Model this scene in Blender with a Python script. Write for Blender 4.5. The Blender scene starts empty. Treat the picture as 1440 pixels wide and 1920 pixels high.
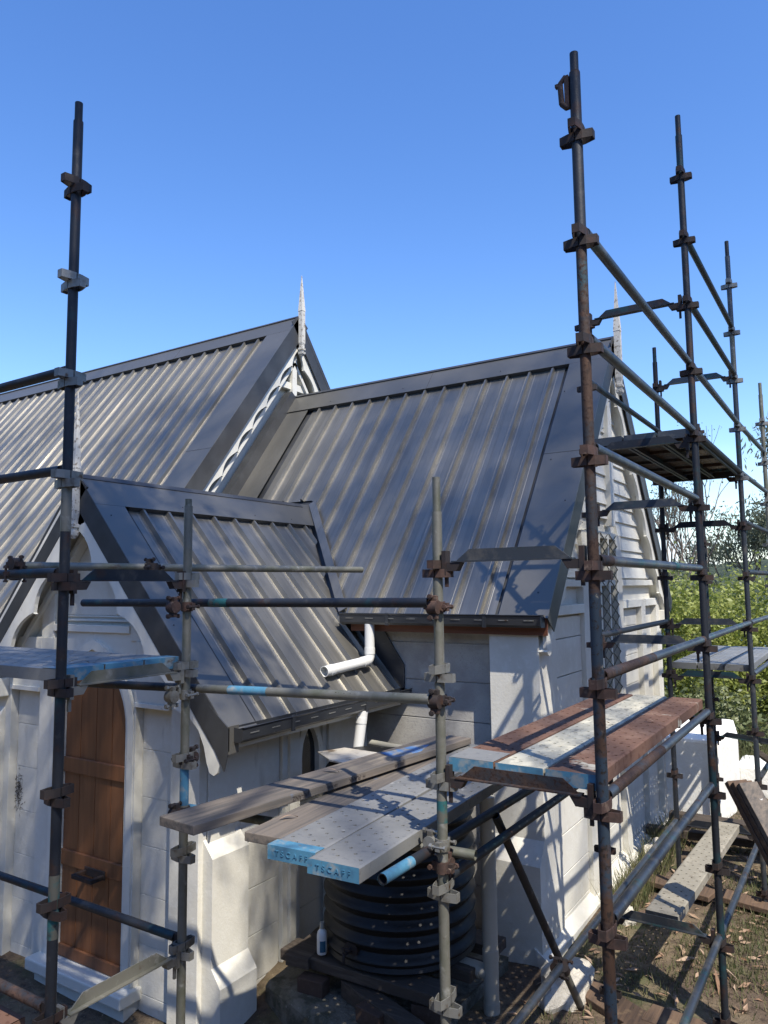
import bpy, bmesh, math, random
from mathutils import Vector, Matrix
R_ = random.Random(7)
PI = math.pi
sc = bpy.context.scene
col = sc.collection

# ------------------------------------------------------------------ camera
cam = bpy.data.cameras.new('camera'); camo = bpy.data.objects.new('camera', cam); col.objects.link(camo)
Fv = Vector((-0.53609447, 0.83827525, 0.09948529)); Rv = Vector((0.84181878, 0.53965078, -0.01087097)); Uv = Vector((0.06280018, -0.07792072, 0.99497965))
camo.matrix_world = Matrix(((Rv.x, Uv.x, -Fv.x, 0), (Rv.y, Uv.y, -Fv.y, 0), (Rv.z, Uv.z, -Fv.z, 0), (0, 0, 0, 1)))
cam.sensor_fit = 'HORIZONTAL'; cam.sensor_width = 36; cam.lens = 36*1399.5/1440
cam.clip_start = .05; cam.clip_end = 3000
sc.camera = camo
# ------------------------------------------------------------------ world and sun
SUN = Vector((1.0, -0.62, 1.6)).normalized()
elev = math.asin(SUN.z); az = math.atan2(SUN.x, SUN.y)
W = bpy.data.worlds.new('World'); sc.world = W; W.use_nodes = True
nt = W.node_tree; nt.nodes.clear()
sky = nt.nodes.new('ShaderNodeTexSky'); sky.sky_type = 'NISHITA'; sky.sun_disc = False
sky.sun_elevation = elev; sky.sun_rotation = az; sky.altitude = 50; sky.air_density = 1.1; sky.dust_density = .4; sky.ozone_density = 2.6
bg = nt.nodes.new('ShaderNodeBackground'); bg.inputs[1].default_value = .15
out = nt.nodes.new('ShaderNodeOutputWorld')
# thin white cloud low over the horizon
tc = nt.nodes.new('ShaderNodeTexCoord'); sx = nt.nodes.new('ShaderNodeSeparateXYZ')
mr = nt.nodes.new('ShaderNodeMapRange'); mr.inputs[1].default_value = .02; mr.inputs[2].default_value = .17; mr.inputs[3].default_value = 1; mr.inputs[4].default_value = 0
ns = nt.nodes.new('ShaderNodeTexNoise'); ns.inputs['Scale'].default_value = 3.2; ns.inputs['Detail'].default_value = 5
mp = nt.nodes.new('ShaderNodeMapping'); mp.inputs['Scale'].default_value = (1, 1, 3.5)
cr = nt.nodes.new('ShaderNodeMapRange'); cr.inputs[1].default_value = .38; cr.inputs[2].default_value = .62
mu = nt.nodes.new('ShaderNodeMath'); mu.operation = 'MULTIPLY'
mx = nt.nodes.new('ShaderNodeMix'); mx.data_type = 'RGBA'
L = nt.links.new
L(tc.outputs['Generated'], sx.inputs[0]); L(sx.outputs['Z'], mr.inputs[0]); L(tc.outputs['Generated'], mp.inputs[0]); L(mp.outputs[0], ns.inputs[0])
L(ns.outputs[0], cr.inputs[0]); L(mr.outputs[0], mu.inputs[0]); L(cr.outputs[0], mu.inputs[1]); L(mu.outputs[0], mx.inputs[0])
hs = nt.nodes.new('ShaderNodeHueSaturation'); hs.inputs['Hue'].default_value = .511; hs.inputs['Saturation'].default_value = 1.25; hs.inputs['Value'].default_value = 1.22
L(sky.outputs[0], hs.inputs['Color']); L(hs.outputs[0], mx.inputs[6]); mx.inputs[7].default_value = (5.0, 5.9, 7.6, 1); L(mx.outputs[2], bg.inputs[0]); L(bg.outputs[0], out.inputs[0])
sl = bpy.data.lights.new('sun', 'SUN'); sl.energy = 5.0; sl.angle = math.radians(.53); sl.color = (1, .93, .83)
so = bpy.data.objects.new('sun', sl); col.objects.link(so); so.rotation_euler = SUN.to_track_quat('Z', 'Y').to_euler(); so.location = (6, -4, 12)
sc.view_settings.view_transform = 'Standard'; sc.view_settings.look = 'None'; sc.view_settings.gamma = 1; sc.view_settings.use_curve_mapping = False
sc.view_settings.exposure = 0.52
sc.cycles.max_bounces = 6

# ------------------------------------------------------------------ materials
def node(n, t, **k):
    x = n.nodes.new(t)
    for a, v in k.items(): setattr(x, a, v)
    return x
def material(name, base, rough=.6, metal=0., spec=.5, mixes=(), bump=None, rough_var=None, coords='Object', coat=0):
    """mixes: (colour, noise scale xyz or float, lo, hi, detail) layers mixed over the base"""
    m = bpy.data.materials.new(name); m.use_nodes = True; n = m.node_tree; n.nodes.clear()
    o = node(n, 'ShaderNodeOutputMaterial'); p = node(n, 'ShaderNodeBsdfPrincipled'); n.links.new(p.outputs[0], o.inputs[0])
    p.inputs['Roughness'].default_value = rough; p.inputs['Metallic'].default_value = metal; p.inputs['Specular IOR Level'].default_value = spec
    p.inputs['Coat Weight'].default_value = coat
    t = node(n, 'ShaderNodeTexCoord'); src = t.outputs[coords]
    oi = node(n, 'ShaderNodeObjectInfo'); ad = node(n, 'ShaderNodeVectorMath', operation='ADD'); ml = node(n, 'ShaderNodeMath', operation='MULTIPLY')
    ml.inputs[1].default_value = 37.; n.links.new(oi.outputs['Random'], ml.inputs[0]); n.links.new(src, ad.inputs[0]); n.links.new(ml.outputs[0], ad.inputs[1]); src = ad.outputs[0]
    def noise(scale, detail=6, rgh=.6):
        mp = node(n, 'ShaderNodeMapping'); nz = node(n, 'ShaderNodeTexNoise')
        s = scale if hasattr(scale, '__len__') else (scale,)*3
        mp.inputs['Scale'].default_value = s; nz.inputs['Scale'].default_value = 1; nz.inputs['Detail'].default_value = detail; nz.inputs['Roughness'].default_value = rgh
        n.links.new(src, mp.inputs[0]); n.links.new(mp.outputs[0], nz.inputs[0]); return nz.outputs[0]
    rgb = node(n, 'ShaderNodeRGB'); rgb.outputs[0].default_value = (*base, 1); cur = rgb.outputs[0]
    for (c, s, lo, hi, *dt) in mixes:
        r = node(n, 'ShaderNodeMapRange'); r.inputs[1].default_value = lo; r.inputs[2].default_value = hi
        n.links.new(noise(s, dt[0] if dt else 6), r.inputs[0])
        x = node(n, 'ShaderNodeMix', data_type='RGBA'); n.links.new(r.outputs[0], x.inputs[0]); n.links.new(cur, x.inputs[6]); x.inputs[7].default_value = (*c, 1); cur = x.outputs[2]
    n.links.new(cur, p.inputs['Base Color'])
    if rough_var:
        s, lo, hi = rough_var; r = node(n, 'ShaderNodeMapRange'); r.inputs[1].default_value = .3; r.inputs[2].default_value = .7; r.inputs[3].default_value = lo; r.inputs[4].default_value = hi
        n.links.new(noise(s), r.inputs[0]); n.links.new(r.outputs[0], p.inputs['Roughness'])
    if bump:
        s, st, dist = bump; b = node(n, 'ShaderNodeBump'); b.inputs['Strength'].default_value = st; b.inputs['Distance'].default_value = dist
        n.links.new(noise(s, 8, .65), b.inputs['Height']); n.links.new(b.outputs[0], p.inputs['Normal'])
    return m
M = {}
M['roof'] = material('roof_steel', (.215, .208, .185), .34, .68, .5, [((.27, .258, .228), (1.2, 1.2, 1.2), .4, .7, 3), ((.18, .175, .158), (26, .5, .5), .5, .75, 4), ((.17, .165, .15), (2.4, .35, .35), .55, .75, 3)], bump=((9, .6, .6), .10, .006), rough_var=((11, .8, .8), .30, .44))
M['roof_y'] = material('roof_steel_porch', (.215, .208, .185), .34, .68, .5, [((.27, .258, .228), (1.2, 1.2, 1.2), .4, .7, 3), ((.18, .175, .158), (.5, 26, .5), .5, .75, 4), ((.17, .165, .15), (.35, 2.4, .35), .55, .75, 3)], bump=((.6, 9, .6), .10, .006), rough_var=((.8, 11, .8), .30, .44))
M['cap'] = material('cap_steel', (.165, .160, .142), .38, .6, .5, [((.19, .184, .165), (.9, .9, .9), .45, .7, 3)], bump=((.9, .9, .9), .25, .02))
M['cap_dark'] = material('fascia_steel', (.050, .052, .055), .5, .3, .5, [((.075, .08, .085), 2.5, .45, .7)])
M['gutter'] = material('gutter_steel', (.05, .054, .06), .3, .4, .5, [((.12, .12, .12), (3, 40, 40), .66, .72, 3)])
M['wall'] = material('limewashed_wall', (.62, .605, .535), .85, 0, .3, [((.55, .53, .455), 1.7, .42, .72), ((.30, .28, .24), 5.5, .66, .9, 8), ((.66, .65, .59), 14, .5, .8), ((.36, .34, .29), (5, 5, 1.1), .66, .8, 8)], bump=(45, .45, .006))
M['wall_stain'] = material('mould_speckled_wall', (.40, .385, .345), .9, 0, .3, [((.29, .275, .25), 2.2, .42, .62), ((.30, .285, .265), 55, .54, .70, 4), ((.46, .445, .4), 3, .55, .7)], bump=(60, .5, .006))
M['white'] = material('white_timber', (.66, .65, .58), .6, 0, .4, [((.57, .55, .48), 4, .5, .75), ((.28, .25, .21), 22, .64, .8, 8)], bump=(30, .2, .003))
M['white_peel'] = material('peeling_white_timber', (.55, .535, .48), .7, 0, .4, [((.24, .21, .17), 26, .54, .62, 8)], bump=(30, .4, .004))
M['door'] = material('stained_door_timber', (.20, .085, .036), .5, 0, .4, [((.14, .058, .026), (22, 22, 1.2), .4, .7), ((.27, .12, .052), (3, 3, .6), .5, .8)], bump=((60, 60, 3), .3, .003))
M['fascia'] = material('primed_fascia_timber', (.15, .055, .028), .6, 0, .4, [((.08, .03, .016), (2, 20, 20), .5, .7)])
M['black_gap'] = material('dark_interior', (.01, .01, .011), .6)
M['glass'] = material('dark_glass', (.015, .018, .022), .12, 0, .6)
M['pvc'] = material('white_pvc', (.66, .66, .62), .32, 0, .5, [((.66, .65, .6), 3, .55, .8)])
M['pvc_cream'] = material('cream_pvc', (.33, .32, .27), .45, 0, .5, [((.38, .36, .3), 4, .5, .75)])
M['tank'] = material('black_poly_tank', (.010, .0105, .011), .5, 0, .35, [((.022, .022, .021), 3, .5, .8)], bump=(4, .1, .01))
M['tanklid'] = material('cream_tank_lid', (.50, .46, .38), .7, 0, .4, [((.2, .15, .1), 8, .55, .7)])
def steel(name, base, patches, rough=.5, metal=.55, bump=.35):
    return material(name, base, rough, metal, .5, patches, bump=(55, bump, .003))
M['dark'] = steel('dark_painted_tube', (.020, .024, .031), [((.014, .045, .055), 2.6, .57, .63), ((.050, .026, .017), 7, .55, .68, 8), ((.045, .047, .05), 18, .58, .7)], rough=.55, metal=.35)
M['rusty'] = steel('rusty_tube', (.060, .034, .022), [((.028, .030, .036), 4, .46, .56), ((.02, .06, .08), 3, .60, .64), ((.11, .055, .032), 12, .57, .75), ((.03, .015, .01), 60, .52, .6)], rough=.75, metal=.3, bump=.8)
M['blue_rust'] = steel('blue_rust_tube', (.025, .042, .062), [((.065, .036, .022), 6, .47, .55, 8), ((.24, .22, .17), 17, .64, .68, 6), ((.02, .015, .012), 45, .55, .62)], rough=.65, metal=.3, bump=.7)
M['galv'] = steel('galvanised_tube', (.175, .172, .145), [((.12, .125, .09), 6, .45, .62, 7), ((.33, .33, .30), 14, .58, .75), ((.10, .07, .045), 9, .66, .74, 8)], rough=.55, metal=.45)
M['steelblue'] = steel('blue_black_tube', (.055, .065, .078), [((.03, .085, .09), 3, .58, .64), ((.13, .125, .115), 9, .52, .68, 7), ((.08, .042, .028), 6, .60, .68, 8)], rough=.42, metal=.5)
M['clamp'] = steel('galvanised_pressing', (.24, .24, .22), [((.14, .13, .11), 12, .5, .65, 7), ((.10, .06, .035), 18, .63, .7, 7)], rough=.5)
M['clamp_dark'] = steel('dark_pressing', (.030, .024, .023), [((.055, .030, .022), 11, .5, .65, 7)], rough=.7, metal=.3)
M['clamp_rust'] = steel('rusty_pressing', (.075, .043, .033), [((.035, .024, .02), 11, .44, .60, 7), ((.22, .16, .12), 16, .60, .74, 7)], rough=.75, metal=.2)
M['blue'] = material('sky_blue_paint', (.065, .195, .29), .5, 0, .4, [((.04, .11, .18), 7, .48, .66, 7), ((.22, .25, .25), 11, .52, .64, 8), ((.10,.09,.075), 20, .6, .7, 8)], bump=(40, .3, .002))
M['teal'] = material('worn_teal_paint', (.11, .11, .09), .6, .3, .4, [((.025, .12, .125), 8, .44, .52, 8), ((.04, .04, .04), 14, .56, .66, 8)], bump=(40, .4, .002))
M['plank_galv'] = material('galvanised_plank', (.25, .25, .235), .5, .3, .5, [((.18, .182, .175), 2.2, .42, .65), ((.55, .53, .47), 11, .66, .72, 8), ((.14, .145, .15), 30, .58, .7)], bump=(50, .25, .003), rough_var=(5, .42, .62))
M['plank_cement'] = material('cement_crusted_plank', (.34, .33, .27), .85, .05, .3, [((.52, .49, .38), (9, 5, 9), .46, .60, 7), ((.16, .16, .145), (14, 9, 14), .57, .66, 7)], bump=(24, .9, .008))
M['plank_rust'] = material('rusted_plank', (.135, .075, .052), .9, .05, .3, [((.20, .125, .09), 5, .5, .7, 7), ((.36, .34, .28), 3.4, .64, .68, 8), ((.07, .03, .02), 20, .55, .7)], bump=(50, .6, .004))
M['plank_old'] = material('worn_grey_plank', (.26, .24, .19), .9, .1, .3, [((.36, .33, .26), 5, .5, .7, 7), ((.15, .13, .10), 14, .55, .7)], bump=(40, .6, .005))
M['timber'] = material('weathered_scaffold_timber', (.155, .13, .105), .85, 0, .3, [((.085, .078, .07), (30, 1.3, 30), .42, .62, 7), ((.27, .23, .17), (9, 1.2, 9), .58, .76, 6), ((.09, .12, .17), 2.3, .66, .72), ((.5, .49, .46), 24, .70, .74, 8)], bump=((60, 2, 60), .5, .005))
M['timber_y'] = material('brown_timber', (.13, .085, .055), .85, 0, .3, [((.08, .055, .04), (30, 1.3, 30), .42, .62, 7), ((.30, .21, .12), 5, .6, .8, 6)], bump=((60, 2, 60), .6, .006))
M['timber_x'] = material('old_sleeper_timber', (.06, .048, .038), .9, 0, .3, [((.11, .09, .07), (2, 25, 25), .5, .7, 7)], bump=((3, 50, 50), .7, .008))
M['brick'] = material('old_brick', (.07, .045, .033), .9, 0, .3, [((.09, .06, .045), 20, .5, .7)], bump=(60, .6, .005))
M['concrete'] = material('mossy_concrete', (.16, .15, .12), .95, 0, .3, [((.07, .07, .05), 7, .45, .6, 8), ((.3, .28, .23), 30, .64, .72, 8)], bump=(30, 1, .02))
M['stone'] = material('whitewashed_stone', (.50, .47, .40), .9, 0, .3, [((.30, .27, .22), 9, .62, .72, 8)], bump=(18, 1, .03))
M['render_white'] = material('rendered_white', (.78, .77, .71), .85, 0, .3, [((.55, .52, .46), 3, .6, .85, 8)], bump=(18, .5, .02))
M['water'] = material('lake_water', (.05, .13, .20), .25, 0, .6, [((.12, .22, .32), (.35, 1.6, 1), .5, .7)], bump=((.7, 3, 1), .6, .15))
M['bark'] = material('grey_bark', (.17, .145, .12), .9, 0, .3, [((.28, .25, .21), 5, .5, .7)], bump=(20, .8, .02))
def leafmat(name, c, c2, trans=.35, rough=.5):
    m = bpy.data.materials.new(name); m.use_nodes = True; n = m.node_tree; n.nodes.clear()
    o = node(n, 'ShaderNodeOutputMaterial'); p = node(n, 'ShaderNodeBsdfPrincipled'); tr = node(n, 'ShaderNodeBsdfTranslucent'); mxx = node(n, 'ShaderNodeMixShader'); mxx.inputs[0].default_value = trans
    g = node(n, 'ShaderNodeNewGeometry'); r = node(n, 'ShaderNodeMix', data_type='RGBA'); r.inputs[6].default_value = (*c, 1); r.inputs[7].default_value = (*c2, 1)
    n.links.new(g.outputs['Random Per Island'], r.inputs[0]); n.links.new(r.outputs[2], p.inputs['Base Color']); n.links.new(r.outputs[2], tr.inputs[0])
    p.inputs['Roughness'].default_value = rough
    n.links.new(p.outputs[0], mxx.inputs[1]); n.links.new(tr.outputs[0], mxx.inputs[2]); n.links.new(mxx.outputs[0], o.inputs[0]); return m
M['leaf_bright'] = leafmat('bright_leaves', (.19, .24, .04), (.40, .43, .13), .45)
M['leaf_olive'] = leafmat('olive_leaves', (.10, .13, .05), (.19, .21, .09), .3)
M['leaf_gum'] = leafmat('gum_leaves', (.10, .12, .065), (.22, .235, .15), .45)
M['leaf_dry'] = leafmat('dry_leaf_litter', (.20, .11, .06), (.45, .33, .23), .1, .8)
M['grass_dry'] = leafmat('dry_grass_blades', (.19, .165, .085), (.075, .105, .03), .3, .7)
M['far_wood'] = material('far_wood', (.045, .060, .035), .9, 0, .2, [((.09, .105, .06), .25, .45, .65, 8), ((.02, .03, .02), .6, .5, .7, 8)], bump=(.5, 1, 1.5))
M['ground'] = material('leafy_ground', (.115, .085, .06), .95, 0, .2, [((.19, .15, .095), 1.1, .45, .65, 8), ((.07, .085, .035), 1.6, .52, .66, 8), ((.05, .036, .028), 9, .5, .7, 8), ((.30, .24, .16), 34, .62, .72, 8)], bump=(22, 1, .03))

# ------------------------------------------------------------------ mesh helpers
def V3(*a): return Vector(a)
class MB:
    def __init__(s): s.v = []; s.f = []; s.mi = []; s.cur = 0
    def add(s, vs, fs):
        o = len(s.v); s.v += [tuple(x) for x in vs]; s.f += [tuple(i+o for i in f) for f in fs]; s.mi += [s.cur]*len(fs); return s
    def box(s, a, b):
        x0, y0, z0 = a; x1, y1, z1 = b
        return s.add([(x0,y0,z0),(x1,y0,z0),(x1,y1,z0),(x0,y1,z0),(x0,y0,z1),(x1,y0,z1),(x1,y1,z1),(x0,y1,z1)], [(0,3,2,1),(4,5,6,7),(0,1,5,4),(1,2,6,5),(2,3,7,6),(3,0,4,7)])
    def obox(s, c, ax, ay, az, hx, hy, hz):
        c = Vector(c); ax = Vector(ax).normalized()*hx; ay = Vector(ay).normalized()*hy; az = Vector(az).normalized()*hz
        vs = [c+i*ax+j*ay+k*az for k in (-1,1) for (i,j) in ((-1,-1),(1,-1),(1,1),(-1,1))]
        return s.add(vs, [(0,3,2,1),(4,5,6,7),(0,1,5,4),(1,2,6,5),(2,3,7,6),(3,0,4,7)])
    def beam(s, p0, p1, w, h, up=(0,0,1)):
        p0 = Vector(p0); p1 = Vector(p1); d = (p1-p0); u = Vector(up); side = d.cross(u).normalized(); u2 = side.cross(d).normalized()
        return s.obox((p0+p1)/2, d, side, u2, d.length/2, w/2, h/2)
    def tube(s, p0, p1, r, n=20, r1=None, cap=True, inner=None):
        p0 = Vector(p0); p1 = Vector(p1); d = (p1-p0).normalized(); r1 = r if r1 is None else r1
        a = d.orthogonal().normalized(); b = d.cross(a)
        ring = lambda c, rr: [c+a*rr*math.cos(2*PI*i/n)+b*rr*math.sin(2*PI*i/n) for i in range(n)]
        if inner is None:
            fs = [(i, (i+1) % n, n+(i+1) % n, n+i) for i in range(n)]
            if cap: fs += [tuple(range(n-1, -1, -1)), tuple(range(n, 2*n))]
            return s.add(ring(p0, r)+ring(p1, r1), fs)
        e = d*min(.3, (p1-p0).length/3)
        vs = ring(p0, r)+ring(p1, r1)+ring(p0, inner)+ring(p0+e, inner)+ring(p1, inner)+ring(p1-e, inner)
        fs = []
        for i in range(n):
            j = (i+1) % n
            fs += [(i, j, n+j, n+i), (i, 2*n+i, 2*n+j, j), (2*n+i, 3*n+i, 3*n+j, 2*n+j), (n+i, n+j, 4*n+j, 4*n+i), (4*n+i, 4*n+j, 5*n+j, 5*n+i)]
        fs += [tuple(range(3*n, 4*n)), tuple(range(6*n-1, 5*n-1, -1))]
        return s.add(vs, fs)
    def prism(s, poly, o, ux, uy, n0, n1):
        """polygon in plane (o, ux, uy) extruded along normal between offsets n0 and n1"""
        o = Vector(o); ux = Vector(ux); uy = Vector(uy); nn = ux.cross(uy).normalized(); k = len(poly)
        a = [o+ux*x+uy*y+nn*n0 for x, y in poly]; b = [o+ux*x+uy*y+nn*n1 for x, y in poly]
        return s.add(a+b, [tuple(range(k-1, -1, -1)), tuple(range(k, 2*k))]+[(i, (i+1) % k, k+(i+1) % k, k+i) for i in range(k)])
    def lathe(s, prof, c, n=40):
        c = Vector(c); vs = []; m = len(prof)
        for r, z in prof: vs += [c+V3(r*math.cos(2*PI*i/n), r*math.sin(2*PI*i/n), z) for i in range(n)]
        return s.add(vs, [(j*n+i, j*n+(i+1) % n, (j+1)*n+(i+1) % n, (j+1)*n+i) for j in range(m-1) for i in range(n)])
    def build(s, name, mat, parent=None, smooth=False, bevel=0, loc=None):
        me = bpy.data.meshes.new(name)
        base = Vector(loc) if loc is not None else (wloc(parent) if parent else Vector((0,0,0)))
        me.from_pydata([tuple(Vector(v)-base) for v in s.v], [], s.f)
        mats = mat if isinstance(mat, (list, tuple)) else [mat]
        for mm in mats: me.materials.append(mm)
        if len(mats) > 1: me.polygons.foreach_set('material_index', s.mi)
        if smooth:
            me.polygons.foreach_set('use_smooth', [True]*len(me.polygons)); me.set_sharp_from_angle(angle=math.radians(38))
        o = bpy.data.objects.new(name, me); col.objects.link(o)
        if parent: o.parent = parent; o.location = base-wloc(parent)
        else: o.location = base
        if bevel:
            b = o.modifiers.new('b', 'BEVEL'); b.width = bevel; b.segments = 2; b.limit_method = 'ANGLE'
        return o
def wloc(o):
    v = Vector(o.location)
    while o.parent: o = o.parent; v = v+Vector(o.location)
    return v
def tag(o, label, cat, group=None, kind=None):
    o['label'] = label; o['category'] = cat
    if group: o['group'] = group
    if kind: o['kind'] = kind
    return o
def struct(o): o['kind'] = 'structure'; return o
def thing(name, loc, label, cat, group=None):
    o = bpy.data.objects.new(name, None); o.empty_display_size = .1; o.location = loc; col.objects.link(o); return tag(o, label, cat, group)
def part(name, parent, loc=None):
    o = bpy.data.objects.new(name, None); o.empty_display_size = .05; col.objects.link(o); o.parent = parent
    if loc is not None: o.location = Vector(loc)-wloc(parent)
    return o
def writing(name, body, parent, loc, rot, size, mat, extrude=.0015, spacing=1.0):
    c = bpy.data.curves.new(name, 'FONT'); c.body = body; c.size = size; c.extrude = extrude; c.align_x = 'CENTER'; c.align_y = 'CENTER'; c.space_character = spacing
    c.materials.append(mat); q = bpy.data.objects.new(name, c); me = bpy.data.meshes.new_from_object(q); bpy.data.objects.remove(q)
    if not me.materials: me.materials.append(mat)
    o = bpy.data.objects.new(name, me); col.objects.link(o); o.parent = parent; o.location = loc; o.rotation_euler = rot; return o

# ------------------------------------------------------------------ setting
from mathutils import noise as mnoise
def gz(x, y):
    base = -3.06+.05*mnoise.noise(V3(x*.9, y*.9, 0))+.02*mnoise.noise(V3(x*3, y*3, 5))
    if y < 5 and x < -2.6: base -= .22*min(1, (5-y))
    if y > 12: base -= min(1.5, (y-12)*.062)
    if y > 35: base -= min(2.5, (y-35)*.25)
    return base
xs = [-600, -200, -80, -40, -25, -18]+[-12+.25*i for i in range(0, 73)]+[8, 12, 20, 40, 100, 300, 600]
ys = [-300, -80, -30, -12, -6]+[-2+.25*i for i in range(0, 65)]+[15+1*i for i in range(0, 26)]+[50, 70, 90, 150, 400, 900]
g = MB(); g.add([(x, y, gz(x, y)) for y in ys for x in xs], [(j*len(xs)+i, j*len(xs)+i+1, (j+1)*len(xs)+i+1, (j+1)*len(xs)+i) for j in range(len(ys)-1) for i in range(len(xs)-1)])
struct(g.build('ground', M['ground'], smooth=True))
struct(MB().add([(-600, 30, -4.3), (600, 30, -4.3), (600, 900, -4.3), (-600, 900, -4.3)], [(0,1,2,3)]).build('lake', M['water']))
def hill(y0, depth, h, zb, seed, name):
    n = 420; m = 10; hb = MB(); vs = []
    for j in range(m+1):
        for i in range(n+1):
            x = -260+i*400/n; t = j/m
            hh = h*(.65+.5*mnoise.noise(V3(x*.012+seed, seed, 0))+.12*mnoise.noise(V3(x*.05, seed, 1))+.10*mnoise.noise(V3(x*.21, seed, 2)))*math.sin(t*PI/2)
            vs.append((x, y0+depth*t, zb+hh+1.6*t*mnoise.noise(V3(x*.16, j*.9, seed))))
    hb.add(vs, [(j*(n+1)+i, j*(n+1)+i+1, (j+1)*(n+1)+i+1, (j+1)*(n+1)+i) for j in range(m) for i in range(n)])
    return struct(hb.build(name, M['far_wood'], smooth=True))
hill(82, 60, 7.5, -4.6, 3.1, 'hill')
hill(150, 120, 17, -5, 9.7, 'hill')

def woodland(cx, cy, R0, a0, a1, H, seed):
    n = 260; m = 7; vs = []; mb = MB()
    for j in range(m+1):
        for i in range(n+1):
            a = a0+(a1-a0)*i/n; t = j/m; x0, y0 = math.cos(a), math.sin(a)
            h = H*(.8+.25*mnoise.noise(V3(a*9, seed, 0))+.22*mnoise.noise(V3(a*34, seed, 1)))*math.sin(t*PI/2)**.7
            R = R0*(1+.25*t)+2.2*mnoise.noise(V3(a*22, t*4, seed)); vs.append((cx+x0*R, cy+y0*R, -3.4+h+1.2*t*mnoise.noise(V3(a*60, t*5, seed+4))))
    mb.add(vs, [(j*(n+1)+i, j*(n+1)+i+1, (j+1)*(n+1)+i+1, (j+1)*(n+1)+i) for j in range(m) for i in range(n)])
    o = mb.build('woodland', M['far_wood'], smooth=True); o['kind'] = 'stuff'; o['label'] = 'dark bushland standing around the churchyard on the sunny side'; o['category'] = 'woodland'
woodland(0, 0, 27, math.radians(-178), math.radians(64), 16.5, 2.2)
# ------------------------------------------------------------------ church
YR = 8.504; ZC = 2.853; TP = 1.2832; ZN = 4.075; XN = -6.896; XC = -2.259
XP = -5.598; ZP = .990; YP = 3.904; TQ = 1.1117
EC = ZC-3.106; YE = YR-3.106/TP      # chancel eave
PW_ = 4.14; XE = XP+1.9625/TQ; EP = ZP-1.9625    # porch eave
church = thing('church', (-5, 8, -3), 'white limewashed church with dark grey steel roofs, scalloped bargeboards and needle finials', 'church')
th = math.atan(TP); C1, S1 = math.cos(th), math.sin(th)
tq = math.atan(TQ); C2, S2 = math.cos(tq), math.sin(tq)
PROF = [(-.1432,.0),(-.066,0),(-.060,.0022),(-.050,.0022),(-.044,0),(-.024,0),(-.013,.041),(.010,.041),(.021,0),(.044,0),(.050,.0022),(.060,.0022),(.066,0),(.1433,0)]
def sheet(parent, org, along, down, nrm, u, s0, s1, clipu=None):
    """one ribbed roof sheet centred on rib u; s0/s1 = distance down the slope (numbers or functions of u)"""
    mb = MB(); f0 = s0 if callable(s0) else (lambda q: s0); f1 = s1 if callable(s1) else (lambda q: s1)
    a = []; b = []
    for du, h in PROF:
        uu = u+du
        if clipu: uu = min(max(uu, clipu[0]), clipu[1])
        q0, q1 = f0(uu), max(f1(uu), f0(uu)+.01)
        jig = .0012*mnoise.noise(V3(uu*9, u, 1))
        a.append(org+along*uu+down*q0+nrm*(h+jig)); b.append(org+along*uu+down*q1+nrm*(h+jig))
    n = len(a); mb.add(a+b, [(i, i+1, n+i+1, n+i) for i in range(n-1)])
    # closed rib end
    mb.add([b[5], b[6], b[7], b[8]], [(0, 1, 2, 3)])
    o = mb.build('roof_sheet', M['roof' if abs(along.x) > .5 else 'roof_y'], parent, smooth=False); return o
ex, ey, ez = V3(1,0,0), V3(0,1,0), V3(0,0,1)
dS = V3(0, -C1, -S1); nS = V3(0, -S1, C1); dN = V3(0, C1, -S1); nN = V3(0, S1, C1)
dE = V3(C2, 0, -S2); nE = V3(S2, 0, C2); dW = V3(-C2, 0, -S2); nW = V3(-S2, 0, C2)

def slab(parent, name, mat, org, along, down, nrm, quad, n0, n1):
    """plate given by (u,s) corners, between normal offsets n0..n1"""
    a = [org+along*u+down*s+nrm*n0 for u, s in quad]; b = [org+along*u+down*s+nrm*n1 for u, s in quad]; k = len(quad)
    return MB().add(a+b, [tuple(range(k)), tuple(range(2*k-1, k-1, -1))]+[(i, k+i, k+(i+1) % k, (i+1) % k) for i in range(k)]).build(name, mat, parent)
# --- nave roof
nave = slab(church, 'nave_roof', M['cap_dark'], V3(0,YR,ZN), ex, dN, nN, [(-24,0),(XN,0),(XN,5.9),(-24,5.9)], -.06, 0)
O = V3(0, YR, ZN-.055/C1)
for k in range(52):
    u = -7.54-.2865*k
    if u < -22: break
    sheet(nave, O, ex, dS, nS, u, .2, 5.95)
slab(nave, 'roof_deck', M['cap_dark'], V3(0,YR,ZN-.03), ex, dS, nS, [(-24,.1),(XN-.03,.1),(XN-.03,5.8),(-24,5.8)], -.14, -.06)
slab(nave, 'ridge_cap', M['cap'], V3(0,YR,ZN), ex, dS, nS, [(-24,0),(XN,0),(XN,.36),(-24,.36)], -.004, 0)
slab(nave, 'cap_lip', M['cap_dark'], V3(0,YR,ZN), ex, dS, nS, [(-24,.352),(-7.40,.352),(-7.40,.358),(-24,.358)], -.05, -.005)
slab(nave, 'rake_flashing', M['cap'], V3(0,YR,ZN), ex, dS, nS, [(XN-.47,.361),(XN,.361),(XN,5.97),(XN-.47,5.97)], -.005, -.001)
slab(nave, 'rake_fascia', M['cap_dark'], V3(0,YR,ZN), ex, dS, nS, [(XN-.012,0),(XN-.002,0),(XN-.002,5.97),(XN-.012,5.97)], -.24, -.006)
slab(nave, 'rake_fascia', M['cap_dark'], V3(0,YR,ZN), ex, dN, nN, [(XN-.012,0),(XN-.002,0),(XN-.002,5.8),(XN-.012,5.8)], -.24, -.061)
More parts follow.
